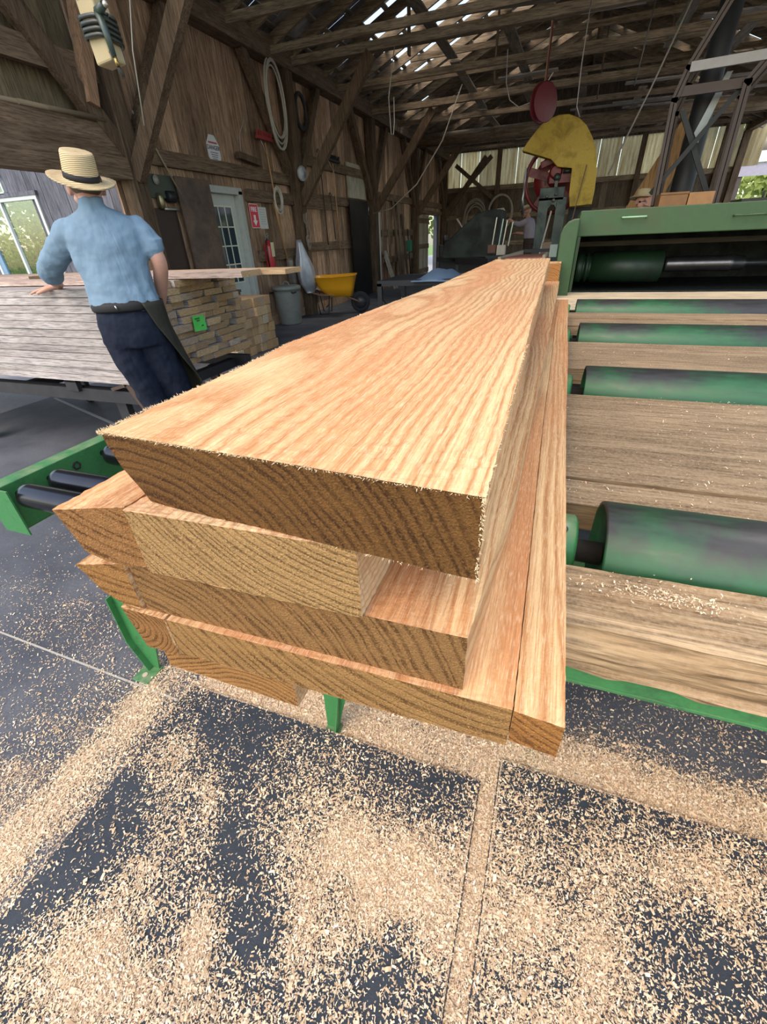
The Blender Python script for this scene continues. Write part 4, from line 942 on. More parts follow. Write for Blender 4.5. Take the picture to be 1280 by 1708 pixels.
# steel frame behind the machine
fr = thing('machine_frame', 'brown angle iron frame with crossed braces rising behind the green machine', 'frame', (1.4, 7.7, FL))
def member(pts, w, name='member', m=brown, par=None):
    b = MB()
    for a, c in zip(pts, pts[1:]):
        a, c = Vector(a), Vector(c); ext = (c-a).normalized()*w*.3; b.beam(a-ext, c+ext, w, .008, up=(0,1,0)); b.beam(a-ext+Vector((0,w/2-.004,0)), c+ext+Vector((0,w/2-.004,0)), .008, w, up=(0,1,0))
    return b.build(name, m, par or fr)
for dy, dx in ((0, 0), (.85, .16)):
    member([(1.46+dx,7.5+dy,2.40),(1.01+dx,7.5+dy,1.46),(.94+dx,7.5+dy,1.2),(.99+dx,7.5+dy,.18),(1.02+dx,7.5+dy,FL)], .07)
    member([(2.1+dx,7.5+dy,1.95),(1.62+dx,7.5+dy,1.28),(1.66+dx,7.5+dy,.1),(1.66+dx,7.5+dy,FL)], .08)
MB().beam((1.02,7.5,1.46),(2.2,7.5,1.49),.04,.085).build('cross_rail', plain((.30,.28,.25), .5, .3), fr)
MB().beam((.95,7.55,1.27),(1.64,7.55,1.28),.05,.09).build('cross_rail', brown, fr)
MB().beam((.93,7.58,.33),(1.62,7.58,1.29),.03,.05).build('diagonal_brace', dark, fr); MB().beam((1.07,7.66,1.12),(1.60,7.66,.26),.03,.055).build('diagonal_brace', dark, fr)
MB().beam((.95,7.5,.13),(1.7,8.4,.13),.05,.05).build('cross_rail', brown, fr)
b = MB().tube([(1.34,7.95,2.1),(1.33,7.95,1.5),(1.33,7.95,.2),(1.33,7.95,FL)], [.12,.12,.13,.13], 20); tag(b.build('dust_duct', plain((.018,.018,.017), .6, .2)), 'wide dark upright duct inside the steel frame behind the green machine', 'duct')
b = MB().prism([(.0,.0),(.16,.62),(.10,.62),(-.07,.1)], .01, (1.35,7.82,.82)); tag(b.build('sheet_offcut', plain((.28,.30,.28), .4, .3)), 'pale grey pointed sheet leaning on the dark upright duct', 'sheet')
ply = timber((.26,.14,.05), (.40,.23,.10), 2, 10, .05)
b = MB().beam((1.0, 9.5, FL), (1.62, 9.85, 1.44), .34, .03, up=(0,1,0)); b.add([], [])
b = MB().prism([(-.10,0),(.42,0),(.86,1.36),(.66,1.42),(.52,1.27)], .025, (.86, 9.8, .02)).box(.76,.80,9.78,9.83,FL,.03).box(1.22,1.26,9.78,9.83,FL,.03); tag(b.build('plywood_panel', ply), 'tall slanting orange plywood panel standing behind the man with the straw hat', 'panel')
b = MB().box(.96,1.24,6.9,7.25,.109,.297).box(.955,1.245,6.89,6.90,.28,.302); tag(b.build('wooden_box', plain((.24,.12,.045), .7, var=.3), bevel=.004), 'brown wooden box behind the machine top, left one of a pair', 'box', 'wooden boxes behind the machine')
b = MB().box(1.25,1.5,6.9,7.25,.109,.290); tag(b.build('wooden_box', plain((.36,.19,.075), .7, var=.3), bevel=.004), 'orange wooden box behind the machine top, right one of a pair', 'box', 'wooden boxes behind the machine')
o = MB().box(.9,1.56,6.85,7.3,.075,.108).box(.95,1.0,6.9,6.95,FL,.075).box(1.48,1.53,6.9,6.95,FL,.075).box(.95,1.0,7.2,7.25,FL,.075).box(1.48,1.53,7.2,7.25,FL,.075).build('box_stand', dark); tag(o, 'dark metal bench just behind the green machine holding two wooden boxes', 'bench')
b = MB().box(1.62,2.7,6.3,6.7,.02,.185); b.cyl((1.85,6.5,.18),(1.85,6.5,.25),.012,8); tag(b.build('motor_cover', dark, bevel=.01), 'low dark cover behind the machine at the right edge', 'cover')
MBx = MB().box(1.7,2.6,6.35,6.65,FL,.02); tag(MBx.build('cover_pedestal', dark), 'dark pedestal under the low cover behind the machine', 'pedestal')
# log chain / cords hanging from the roof
for (pts, r, n_, lab, cat, c) in (
  ([(1.125,9,2.6),(.80,9,1.6),(.46,9,.67)], .011, 'hanging_rod', 'long thin metal rod slanting down from the roof, ending above the man in the hat', 'rod', (.28,.25,.2)),
  ([(-3.035,9.33,2.6),(-3.05,9,1.9),(-3.02,9.0,1.45),(-2.98,9,1.44),(-2.96,9,1.60),(-2.96,9,1.9)], .008, 'hanging_wire', 'bent wire hook hanging from the ties near the left wall', 'wire', (.5,.47,.4)),
  ([(-5.0,13.2,.55),(-4.4,13.0,.62),(-3.6,12.6,1.05),(-2.9,12.2,1.75),(-2.45,11.9,2.55)], .012, 'slack_cable', 'pale slack cable sweeping from the left wall up to the roof ties', 'cable', (.5,.45,.36)),
  ([(-1.42,10.6,2.62),(-1.40,10.6,2.2),(-1.30,10.5,1.95),(-1.12,10.4,1.82),(-.9,10.3,1.85),(-.72,10.2,2.0),(-.60,10.15,2.15)], .009, 'slack_hose', 'thin white hose looping down to the red reel', 'hose', (.5,.47,.4)),
  ([(-.157,9,2.6),(-.16,9,1.95),(-.14,9,1.5),(-.08,9,1.38)], .007, 'thin_rope', 'thin cord hanging straight down just right of the red reel', 'cord', (.35,.33,.3)),
  ([(.66,9.3,2.6),(.60,9.3,1.7)], .009, 'pull_cord', 'short dark cord hanging between the reel and the brown frame', 'cord', (.1,.09,.08))):
    tag(MB().tube(pts, r, 7).build(n_, plain(c, .5)), lab, cat)
rl = thing('hose_reel', 'dark red hose reel hanging from the roof above the yellow saw guard', 'reel', (-.69, 10, 1.4))
b = MB(); ax = Vector((.75,-.65,0)).normalized()
for s in (-.05, .05): b.lathe(Vector((-.69,10.05,1.775))+ax*s, ax, [(0,-.006),(.25,-.006),(.262,0),(.25,.006),(0,.006)], 28)
b.build('side_disc', plain((.13,.014,.018), .5), rl); MB().lathe(Vector((-.69,10.05,1.775))-ax*.05, ax, [(.17,0),(.185,.02),(.17,.04),(.185,.06),(.17,.10)], 24).build('hose', plain((.15,.03,.035), .6), rl)
b = MB(); b.beam((-.69,10.05,1.77),(-.70,10.3,2.84),.05,.02).torus(Vector((-.69,10.05,1.775))-ax*.065, ax, .12, .012, 20, 6); b.build('bracket', plain((.16,.03,.03), .5), rl)
# ---- band saw
bs = thing('band_saw', 'tall head saw with a big yellow wheel guard and red wheel', 'saw', (-.3, 12, FL))
yel = worn((.60,.40,.015), (.30,.20,.02), .60, .45, scale=4); redp = worn((.21,.014,.016), (.07,.02,.015), .6, .4, scale=5)
g = [(-1.115,1.373),(-1.0,1.53),(-.80,1.74),(-.66,1.82),(-.48,1.862),(-.297,1.855),(-.12,1.79),(.05,1.66),(.20,1.46),(.31,1.22),(.375,.95),(.40,.65),(.39,.40),(-.03,.38),(-.08,.60),(-.10,1.02),(-.38,1.06),(-.52,1.19),(-.78,1.27)]
o = MB().prism([(a, b_) for a, b_ in g][::-1], .32, (0, 12.0, 0)).build('wheel_guard', yel, bs, bevel=.01)
MB().tube([(a, 11.98, z) for a, z in g[:13]], .012, 8).build('guard_rim', yel, o)
b = MB(); cx, cz, R_ = -.42, .92, .64
b.torus((cx,12.42,cz), (0,1,0), R_-.03, .045, 56, 10); b.lathe((cx,12.43,cz),(0,1,0),[(.22,0),(.44,0),(.44,.02),(.22,.02)],40)
for k in range(5):
    a = k*2*math.pi/5+.35; b.beam((cx,12.42,cz),(cx+math.cos(a)*R_*.95,12.42,cz+math.sin(a)*R_*.95),.16,.05,up=(0,1,0))
b.lathe((cx,12.34,cz),(0,1,0),[(0,0),(.14,0),(.16,.03),(.16,.13),(0,.16)],24); b.build('wheel', redp, bs)
MB().tube([(-1.02,12.40,1.15),(-1.06,12.40,.6),(-1.02,12.4,.3)], .03, 8).build('blade_strip', plain((.4,.4,.4), .3, .9), bs)
b = MB(); b.box(-.52,-.02,11.86,11.97,.80,1.10); b.lathe((-.40,11.80,1.0),(0,1,0),[(0,0),(.10,0),(.12,.02),(.14,.12),(0,.12)],20); b.beam((-.72,11.93,1.12),(-.30,11.93,1.26),.10,.12); b.build('bearing_housing', redp, bs, bevel=.012)
b = MB(); b.lathe((-.36,11.76,.90),(0,1,0),[(0,0),(.05,0),(.07,.03),(.07,.1),(0,.1)],16); b.beam((-.36,11.8,.70),(-.36,11.8,.95),.05,.06); b.lathe((-.26,11.78,.99),(1,0,0),[(0,0),(.035,0),(.035,.16),(0,.16)],12); b.build('adjuster', plain((.05,.07,.055), .4, .5), bs)
pst = worn((.028,.050,.040), (.02,.03,.03), .55, .35, .3)
b = MB(); b.box(-.65,-.17,11.5,11.56,.50,.72).box(-.65,-.45,11.5,11.7,FL,.55).box(-.30,-.10,11.5,11.7,FL,.55); b.prism([(-.46,.55),(-.46,.34),(-.40,.42),(-.34,.42),(-.28,.34),(-.28,.55)], .05, (0,11.55,0)); b.box(-.65,-.17,11.56,11.75,.55,.72)
b.build('column', pst, bs, bevel=.006)
MB().beam((-.50,11.42,-.50),(-.37,11.42,.32),.07,.03).build('lever', plain((.42,.41,.33), .5), bs)
MB().beam((.17,11.6,1.05),(.05,11.6,.05),.018,.018).build('pull_rod', plain((.16,.08,.03), .5), bs)
MB().beam((.12,11.55,.15),(.02,11.55,-.5),.018,.018).build('pull_rod', plain((.06,.25,.09), .5), bs)
MB().box(-.04,.42,12.0,12.3,.20,.375).build('guard_base', dark, bs)
MB().box(-.05,.40,12.0,12.3,FL,.20).build('base', dark, bs)
b = MB(); b.sphere((-.50,11.45,.57),.03,8,6).sphere((-.33,11.45,.60),.03,8,6).sphere((-.36,11.45,.50),.035,8,6); b.build('bolt', plain((.2,.19,.15), .5, .6), bs)
# saw table and carriage rods
t = thing('saw_table', 'low red-topped infeed table with dark edge in front of the saw', 'table', (-.6, 8.6, FL))
MB().box(-.86,-.30,8.1,9.2,-.385,-.355).build('top', plain((.34,.13,.085), .6, var=.2), t); MB().box(-.30,-.26,8.1,9.2,-.39,-.33).build('fence', plain((.45,.36,.25), .7), t)
MB().beam((-.95,8.1,-.37),(-.70,9.3,-.33),.05,.06).build('side_board', plain((.42,.35,.24), .7), t)
MB().beam((-1.1,8.2,-.41),(-1.9,9.5,-.44),.10,.10).build('rail', black, t); MB().beam((-.72,9.35,-.31),(-.1,9.35,-.31),.08,.05).build('cross_bar', dark, t)
for x in (-.8,-.35): 
    for y in (8.2,9.1): MB().beam((x,y,FL),(x,y,-.38),.06,.06).build('leg', dark, t)
MB().beam((-1.9,9.5,FL),(-1.9,9.5,-.45),.06,.06).build('leg', dark, t)
b = MB(); 
t = thing('carriage_posts', 'cluster of thin upright steel rods on blocks left of the saw', 'rods', (-1.2, 10.5, FL))
for i, x in enumerate((-1.40,-1.27,-1.19,-1.08)): MB().beam((x,10.5,-.25),(x+.05,10.5,.24-.03*i),.028,.02).build('rod', plain((.20,.27,.24) if i % 2 else (.30,.30,.26), .3, .7), t)
MB().box(-1.47,-1.31,10.4,10.6,-.36,-.22).build('block', plain((.16,.07,.04), .7), t); MB().box(-1.29,-1.13,10.4,10.6,-.40,-.23).build('block', plain((.55,.48,.38), .7), t)
MB().box(-1.5,-1.05,10.35,10.65,FL,-.40).build('stand', dark, t)
MB().box(-.40,-.24,9.9,10.1,-.40,-.20).box(-.42,-.22,9.9,10.1,FL,-.40).build('end_block', plain((.22,.15,.10), .8), t)
# dark green log deck machine
gm = worn((.008,.020,.010), (.010,.011,.009), .5, .55, scale=3); t = thing('log_deck', 'large dark green machine with a sloping hood at the back left of the saw', 'machine', (-2.0, 13, FL))
MB().prism([(-2.75,-.50),(-2.70,-.18),(-2.45,.0),(-2.0,.34),(-1.75,.42),(-1.45,.42),(-1.42,-.50)][::-1], 1.2, (0,13,0)).build('hood', gm, t, bevel=.02)
MB().box(-3.1,-1.3,12.7,14.2,-.60,-.50).build('bed', gm, t); MB().box(-3.0,-1.4,12.9,14.0,FL,-.60).build('base', black, t)
MB().tube([(-1.72,12.95,.33),(-1.66,12.9,.45),(-1.52,12.9,.46),(-1.48,12.9,.40)], .02, 8).build('handle', plain((.5,.4,.3), .5), t)
t = thing('engine_block', 'black engine housing standing at the foot of the back wall', 'engine', (-3.6, 15, FL))
MB().box(-4.3,-2.9,14.6,15.8,FL,-.25).build('housing', black, t, bevel=.03); b = MB()
for i in range(4): b.cyl((-4.1+i*.35,14.55,-.25),(-4.1+i*.35,14.55,-.02-.05*(i % 2)),.07,14)
b.build('cylinder_head', plain((.04,.04,.045), .4, .5), t)
for i in range(3): MB().box(-4.2+i*.42,-3.9+i*.42,14.58,14.60,-.9,-.5).build('panel', plain((.05,.055,.06), .4, .5), t)
t.location.x += .8
b = MB(); b.torus((-2.19,12.93,.05),(.1,1,0),.18,.022,28,8); tag(b.build('steel_hoop', plain((.34,.31,.25), .5, .4)), 'thick steel hoop propped against the dark green hood at the back', 'hoop')
b = MB().tube([(-2.72,13.3,.32),(-2.45,13.25,-.02),(-2.40,13.2,-.16),(-2.40,13.2,-.24)], .022, 8); b.box(-2.5,-2.2,13.1,13.35,-.25,-.235); tag(b.build('bent_bar', plain((.30,.27,.22), .5)), 'pale bent bar slanting beside the steel hoop', 'bar')
b = MB().box(-2.75,-2.1,13.0,13.3,FL,-.25) if False else MB().box(-2.86,-2.76,13.0,13.3,FL,-.25)
coil('rope_coil', 'looped rope hanging on the back wall, left of its single-loop neighbour', (-3.70, 21.8, .62), (0,1,0), .42, .03, 5, plain((.22,.19,.14), .8), 'rope', 1.3, 3, (0,0,1), .05)
coil('rope_coil', 'single wide rope loop hanging on the post of the back wall', (-2.7, 21.7, .70), (0,1,0), .44, .035, 2, plain((.30,.26,.20), .8), 'rope', 1.2, 5, (0,0,1), .04)
# ---- dropped post with wound cord at the upper left
t = thing('cord_post', 'pale wooden post hanging from above with black cord wound round it', 'post', (-2.1, 2.2, .7))
MB().beam((-2.20,2.2,1.9),(-2.083,2.2,.712),.095,.085,up=(0,1,0)).build('post', plain((.38,.31,.17), .7, var=.2, scale=6), t, bevel=.008)
b = MB(); pts = []
for i in range(90):
    a = i*2*math.pi/20; z = .865-.088*i/90-.006*math.sin(a); xc = lerp(-2.083,-2.20,(z-.712)/1.19); c, s = math.cos(a), math.sin(a); e = .55
    pts.append((xc+.064*abs(c)**e*(1 if c > 0 else -1), 2.2+.058*abs(s)**e*(1 if s > 0 else -1), z))
cordm = plain((.025,.03,.024), .3); b.tube(pts, .0085, 8); b.tube([pts[-1],(-2.03,2.16,.74),(-2.015,2.16,.70),(-2.0,2.16,.655)],.008,8); b.tube([pts[0],(-2.16,2.15,.93),(-2.20,2.15,1.0),(-2.23,2.15,1.2),(-2.25,2.15,1.8)],.006,8); b.build('cord', cordm, t)
b = MB(); b.tube([(-2.035,2.15,.865),(-2.02,2.15,.80),(-2.01,2.15,.72)],[.017,.015,.010],10).tube([(-2.035,2.15,.862),(-1.985,2.14,.873)],[.018,.014],10); b.build('nozzle', plain((.035,.055,.045), .35), t)
MB().sphere((-1.975,2.14,.873),.012,10,8).build('nozzle_tip', plain((.5,.45,.38), .3, .8), t); MB().cyl((-2.008,2.15,.72),(-2.003,2.15,.69),.008,8).build('brass_fitting', plain((.35,.25,.08), .3, .9), t)
MB().beam((-2.9,2.2,1.92),(-1.6,2.2,1.92),.1,.12).build('hanger_beam', frameX, t)
tag(MB().tube([(-2.66,3.1,1.9),(-2.67,3.1,1.25),(-2.74,3.1,1.05),(-2.80,3.1,.7)], .004, 6).build('thin_wire', plain((.25,.24,.2), .5)), 'thin wire hanging beside the pale cord post in front of the brace', 'wire')
for (a, c, lab) in (((-5.0,3.70,1.06),(-4.9,4.75,1.13),'round wooden pole lying on the beam over the big opening, pointing left'), ((-4.95,3.95,1.19),(-4.95,4.9,1.18),'second round wooden pole lying on the beam over the big opening, pointing at us')):
    tag(MB().cyl((a[0],a[1],1.19+.0),(c[0],c[1],1.195),.022,10).build('wooden_pole', plain((.20,.15,.09), .8)), lab, 'pole', 'poles on the header beam')
# ================================================================ outdoors
gnd = NT('ground'); Pg = gnd.pos(); ng = gnd.noise(Pg, .35, 5, .6); nf = gnd.noise(Pg, 14, 4, .7)
gx = gnd.n('SeparateXYZ', 0, Vector=Pg)
gg = gnd.mix(nf, (.06,.13,.025), (.20,.30,.07)); pv = gnd.mix(nf, (.22,.23,.25), (.38,.38,.38))
far_ = gnd.ramp(gnd.math('MULTIPLY', gx, -.05), [(.49, 0.0), (.52, 1.0)])
gnd.col(gnd.mix(far_, pv, gg)); gnd.set(gnd.b, 'Roughness', .9)
g_ = MB(); g_.add([(-60,-30,FL-.02),(60,-30,FL-.02),(60,80,FL-.02),(-60,80,FL-.02)], [(0,1,2,3)]); struct(g_.build('ground', gnd.m))
leafm = {}
def leaf(c1, c2):
    if (c1, c2) not in leafm:
        t = NT('leaves'); i = t.n('NewGeometry', 8); t.t.nodes.remove(t.b); c = t.mix(i, c1, c2)
        a = t.n('BsdfDiffuse', Color=c); b = t.n('BsdfTranslucent', Color=c); m_ = t.t.nodes.new('ShaderNodeMixShader'); m_.inputs[0].default_value = .45
        t.l(a, m_.inputs[1]); t.l(b, m_.inputs[2]); t.l(m_.outputs[0], t.out.inputs[0]); leafm[(c1, c2)] = t.m
    return leafm[(c1, c2)]
def tree(name, label, x, y, h, r, n, c1, c2, seed, size=.12, trunk=True, z0=FL, cat='tree', grp=None):
    t = thing(name, label, cat, (x, y, z0), grp); rg = np.random.default_rng(seed)
    cl = rg.normal(0, 1, (14, 3)); cl /= np.linalg.norm(cl, axis=1)[:, None]; cl = cl*rg.uniform(.3, .8, (14, 1))*np.array([r, r, h*.36])+np.array([x, y, z0+h*.60])
    k = rg.integers(0, 14, n); d = rg.normal(0, 1, (n, 3)); d /= np.linalg.norm(d, axis=1)[:, None]; P = cl[k]+d*rg.uniform(.5, 1, (n, 1))**.4*np.array([r*.5, r*.5, h*.22])
    P[:, 2] = np.maximum(P[:, 2], z0+.02)
    u = rg.normal(0, 1, (n, 3)); u /= np.linalg.norm(u, axis=1)[:, None]; v = np.cross(u, rg.normal(0, 1, (n, 3))); v /= np.linalg.norm(v, axis=1)[:, None]
    s = size*rg.uniform(.6, 1.3, (n, 1)); V = np.stack([P-u*s, P+v*s*.6, P+u*s, P-v*s*.6], 1).reshape(-1, 3)
    b = MB(); b.v = V.tolist(); b.f = [(4*i, 4*i+1, 4*i+2, 4*i+3) for i in range(n)]; b.sm = [False]*n
    b.build('foliage', leaf(c1, c2), t)
    b = MB(); b.tube([(x, y, z0), (x+.05*r, y, z0+h*.35), (x, y, z0+h*.7)], [h*.03, h*.022, h*.008], 8)
    for q in range(6): b.tube([(x, y, z0+h*.35), tuple(cl[q])], [h*.012, h*.004], 6)
    b.build('trunk', plain((.10,.08,.06), .9), t); return t
G1 = ((.05,.13,.02), (.20,.34,.07)); G2 = ((.10,.17,.03), (.33,.43,.11))
tree('bush', 'dense green shrub seen through the right pane of the barn window', -10.2, 9.2, 2.9, 1.1, 3500, *G1, 1, .07, grp='shrubs behind the wing')
tree('bush', 'dense green shrub seen through the left pane of the barn window', -12.6, 9.8, 3.1, 1.4, 3500, *G1, 2, .07, grp='shrubs behind the wing')
tree('bush', 'low yellow-green shrub seen at the bottom of the barn window', -11.0, 7.9, 1.6, 1.2, 2600, *G2, 3, .06, grp='shrubs behind the wing')
tree('bush', 'low yellow-green shrub at the far left of the barn window', -13.4, 8.3, 1.7, 1.3, 2600, *G2, 4, .06, grp='shrubs behind the wing')
tree('tree', 'tall tree rising behind the barn wing', -14.5, 13.0, 6.5, 3.0, 5000, *G1, 5, .16, grp='trees outdoors')
tree('tree', 'leafy tree seen through the far plank doorway', -7.6, 27, 6.5, 2.4, 5000, *G2, 6, .14, grp='trees outdoors')
tree('tree', 'broad leafy tree further left beyond the far plank doorway', -10.5, 31, 7.5, 3.2, 5000, *G1, 7, .18, grp='trees outdoors')
tree('tree', 'yellow-green tree seen past the big duct at the right', 11.5, 38, 7.0, 3.6, 7000, (.34,.44,.12), (.62,.70,.26), 8, .2, grp='trees outdoors')
tree('tree', 'leafy tree far right beyond the big duct', 16.5, 38, 7.5, 3.8, 6000, *G2, 9, .2, grp='trees outdoors')
# barn wing with its window
wg = MB(); rw = random.Random(12); WY = 5.6; x = -12.5
WIN = (-8.72, -7.36, -.36, .665); WIN2 = (-9.2, -7.95, .78, .96)
while x < -5.32:
    ww = min(rw.uniform(.17, .27), -5.32-x); segs = [(FL, 3.0)]
    for (a, c, lo, hi) in (WIN, WIN2):
        if a < x+ww/2 < c:
            new = []
            for s0, s1 in segs:
                if lo > s0: new.append((s0, min(lo, s1)))
                if hi < s1: new.append((max(hi, s0), s1))
            segs = [s_ for s_ in new if s_[1]-s_[0] > .01]
    d = rw.uniform(0, .008)
    for s0, s1 in segs: wg.box(x+.002, x+ww-.004, WY-d, WY+.03, s0, s1)
    x += ww
bw = struct(wg.build('wall_outside', greywood))
def window(n, x0, x1, z0, z1, fw_, mull):
    wn = MB(); wn.box(x0-fw_, x1+fw_, WY-.035, WY+.02, z1, z1+fw_).box(x0-fw_, x1+fw_, WY-.05, WY+.02, z0-fw_, z0).box(x0-fw_, x0, WY-.035, WY+.02, z0, z1).box(x1, x1+fw_, WY-.035, WY+.02, z0, z1)
    o = struct(wn.build(f'window_{n}', plain((.62,.68,.68), .45, var=.05), bevel=.004))
    gl = NT('window_pane'); gl.t.nodes.remove(gl.b); a = gl.n('BsdfTransparent'); c = gl.n('BsdfGlossy', Color=(.7,.8,.8,1), Roughness=.05); m_ = gl.t.nodes.new('ShaderNodeMixShader'); m_.inputs[0].default_value = .12
    gl.l(a, m_.inputs[1]); gl.l(c, m_.inputs[2]); gl.l(m_.outputs[0], gl.out.inputs[0])
    MB().box(x0, x1, WY-.004, WY+.0, z0, z1).build('pane', gl.m, o)
    for k in mull: MB().box(k-.022, k+.022, WY-.03, WY+.01, z0, z1).build('mullion', plain((.60,.68,.68), .45, var=.05), o)
    return o
w1 = window(1, *WIN, .05, (-8.13,)); MB().box(-8.72,-8.62,WY-.025,WY+.005,-.36,.665).build('blue_sash', plain((.16,.28,.42), .5), w1)
MB().box(-8.8,-7.28,WY-.05,WY+.02,.715,.765).build('head_trim', greywood, w1)
window(2, *WIN2, .03, ())
o = MB().prism([(-.0,0),(.9,0),(.9,1.0),(.0,1.25)], 1.2, (-10.4, 11.0, -.5)).box(-10.4,-9.5,11.0,9.8,FL,-.5) ; 
t = thing('garden_shed', 'small red-and-white shed corner seen through the barn window', 'shed', (-9.6, 8.2, FL))
MB().box(-9.62,-9.0,7.9,8.6,FL,.42).build('wall', plain((.42,.20,.17), .7), t); MB().box(-9.66,-9.60,7.88,7.94,FL,.42).build('corner_trim', plain((.7,.68,.66), .6), t); MB().box(-9.7,-8.95,7.84,8.66,.42,.46).build('roof', plain((.5,.45,.42), .7), t)
# duct, tin building and posts seen at the far right
t = thing('outdoor_duct', 'fat cream duct with an elbow standing outdoors past the right posts', 'duct', (5.35, 23.6, FL))
pts = [(5.36,23.6,FL),(5.36,23.6,1.9)]+[(5.36+.5*(1-math.cos(a)),23.6,1.9+.45*math.sin(a)) for a in (.3,.6,.9,1.2,1.5)]+[(7.2,23.6,2.33)]
MB().tube(pts, .25, 20).build('pipe', plain((.38,.34,.25), .45, .2, var=.25, scale=3), t); MB().torus((5.36,23.6,1.88),(0,0,1),.255,.03,28,8).build('joint_ring', plain((.3,.27,.2), .4, .5), t)
t = thing('tin_shed', 'low open-sided building with a pale tin roof beyond the duct', 'building', (9.5, 28, FL))
MB().beam((6.3,26.5,1.75),(14,26.5,1.75),.06,.42).build('fascia', plain((.36,.35,.42), .6), t); MB().prism([(26.4,1.98),(31,3.4),(31,3.46),(26.4,2.05)], 7.8, (6.3,0,0), (0,1,0), (0,0,1)).build('roof', plain((.62,.66,.70), .4, .2), t)
for x in (6.5, 8.4, 10.4, 13.8): MB().beam((x,26.6,FL),(x,26.6,1.6),.16,.16).build('post', plain((.08,.07,.06), .8), t)
t = struct(MB().beam((5.05,22.25,FL),(5.05,22.25,2.6),.14,.1).build('trim_3', plain((.45,.50,.60), .6))); struct(MB().beam((4.86,22.12,FL),(4.86,22.12,2.3),.10,.05).build('trim_4', plain((.55,.55,.50), .6)))
tag(MB().tube([(5.28,21.5,2.55),(5.45,21.5,2.5),(5.55,21.5,2.62),(5.6,21.5,2.8)], .02, 7).build('gutter_strap', plain((.15,.15,.16), .5)), 'dark curved strap under the eave by the duct', 'strap')
# ================================================================ people
skin = NT('skin'); ns = skin.noise(skin.obj(), 18, 4); skin.col(skin.mix(ns, (.50,.26,.18), (.60,.33,.24))); skin.set(skin.b, 'Roughness', .5); skin.set(skin.b, 'Subsurface Weight', .08); skin.set(skin.b, 'Subsurface Radius', (.01,.004,.002)); skin = skin.m
def cloth(c, sc_=9, bump=.012, rough=.9, lo=.78):
    t = NT('cloth'); p = t.obj(); n = t.noise(p, sc_, 4, .6, .6); weave = t.noise(p, 700, 1)
    t.col(t.mix(n, tuple(x*lo for x in c), tuple(min(1, x*1.12) for x in c))); t.set(t.b, 'Roughness', rough); t.set(t.b, 'Specular IOR Level', .2)
    fold = t.noise(t.mapping(p, (1, 1, .35)), 7, 3, .5, 1.2)
    t.bump(t.math('ADD', t.math('ADD', fold, t.math('MULTIPLY', n, .4)), t.math('MULTIPLY', weave, .03)), .8, bump); return t.m
straw = NT('straw'); ps = straw.obj(); wv = straw.n('TexWave', 0, Vector=ps, Scale=42.0, Distortion=1.2); straw.t.nodes[-1].bands_direction = 'Z'
straw.col(straw.mix(straw.ramp(wv, [(.2, 0.0), (.6, 1.0)]), (.36,.26,.13), (.66,.53,.31))); straw.set(straw.b, 'Roughness', .75); straw.bump(wv, .5, .003); straw = straw.m
def remesh(o, vox, sm=4):
    r = o.modifiers.new('r', 'REMESH'); r.mode = 'VOXEL'; r.voxel_size = vox; r.use_smooth_shade = True
    if sm: s = o.modifiers.new('s', 'SMOOTH'); s.factor = .5; s.iterations = sm
    return o
class Loc:
    def __init__(s, base, ang): s.b = base; s.r = (math.cos(ang), math.sin(ang)); s.f = (-math.sin(ang), math.cos(ang))
    def __call__(s, r, f, z): return Vector((s.b[0]+r*s.r[0]+f*s.f[0], s.b[1]+r*s.r[1]+f*s.f[1], z-H))
    def v(s, r, f, z): return Vector((r*s.r[0]+f*s.f[0], r*s.r[1]+f*s.f[1], z))
def loft(b, L, rings, n=28, caps=True, fold=0.0, a0=0, a1=2*math.pi, seed=0, e=1.0):
    """rings: (centre r, centre f, z, half width, half depth)"""
    vs = []; closed = abs(a1-a0-2*math.pi) < 1e-6; m_ = n if closed else n+1
    for k, (cr, cf, z, hw, hd) in enumerate(rings):
        for j in range(m_):
            a = a0+(a1-a0)*j/n; c, s = math.cos(a), math.sin(a)
            c_ = abs(c)**e*(1 if c >= 0 else -1); s_ = abs(s)**e*(1 if s >= 0 else -1)
            w = 1+fold*noise.noise(Vector((c*3.1+seed, s*3.1, z*5)))
            vs.append(L(cr+hw*c_*w, cf+hd*s_*w, z))
    fs = []
    for k in range(len(rings)-1):
        for j in range(m_ if closed else n): fs.append((k*m_+j, k*m_+(j+1) % m_, (k+1)*m_+(j+1) % m_, (k+1)*m_+j))
    if caps and closed: fs += [tuple(range(m_))[::-1], tuple((len(rings)-1)*m_+j for j in range(m_))]
    return b.add(vs, fs, True)
def spline(pts, n):
    pts = [np.array(p, float) for p in pts]; out = []
    P = [2*pts[0]-pts[1]]+pts+[2*pts[-1]-pts[-2]]
    for i in range(1, len(P)-2):
        for k in range(n):
            t = k/n; a, b, c, d = P[i-1:i+3]
            out.append(.5*((2*b)+(-a+c)*t+(2*a-5*b+4*c-d)*t*t+(-a+3*b-3*c+d)*t**3))
    out.append(pts[-1]); return out
def ringspline(rings, n): return [tuple(x) for x in spline(rings, n)]
def limb(b, L, pts, n=5, seg=14):
    """pts (r,f,z,radius)"""
    s = spline(pts, n); b.tube([L(*q[:3]) for q in s], [max(.004, q[3]) for q in s], seg); 
    for q in (pts[0], pts[-1]): b.sphere(L(*q[:3]), q[3]*.98, 12, 8)
    return b
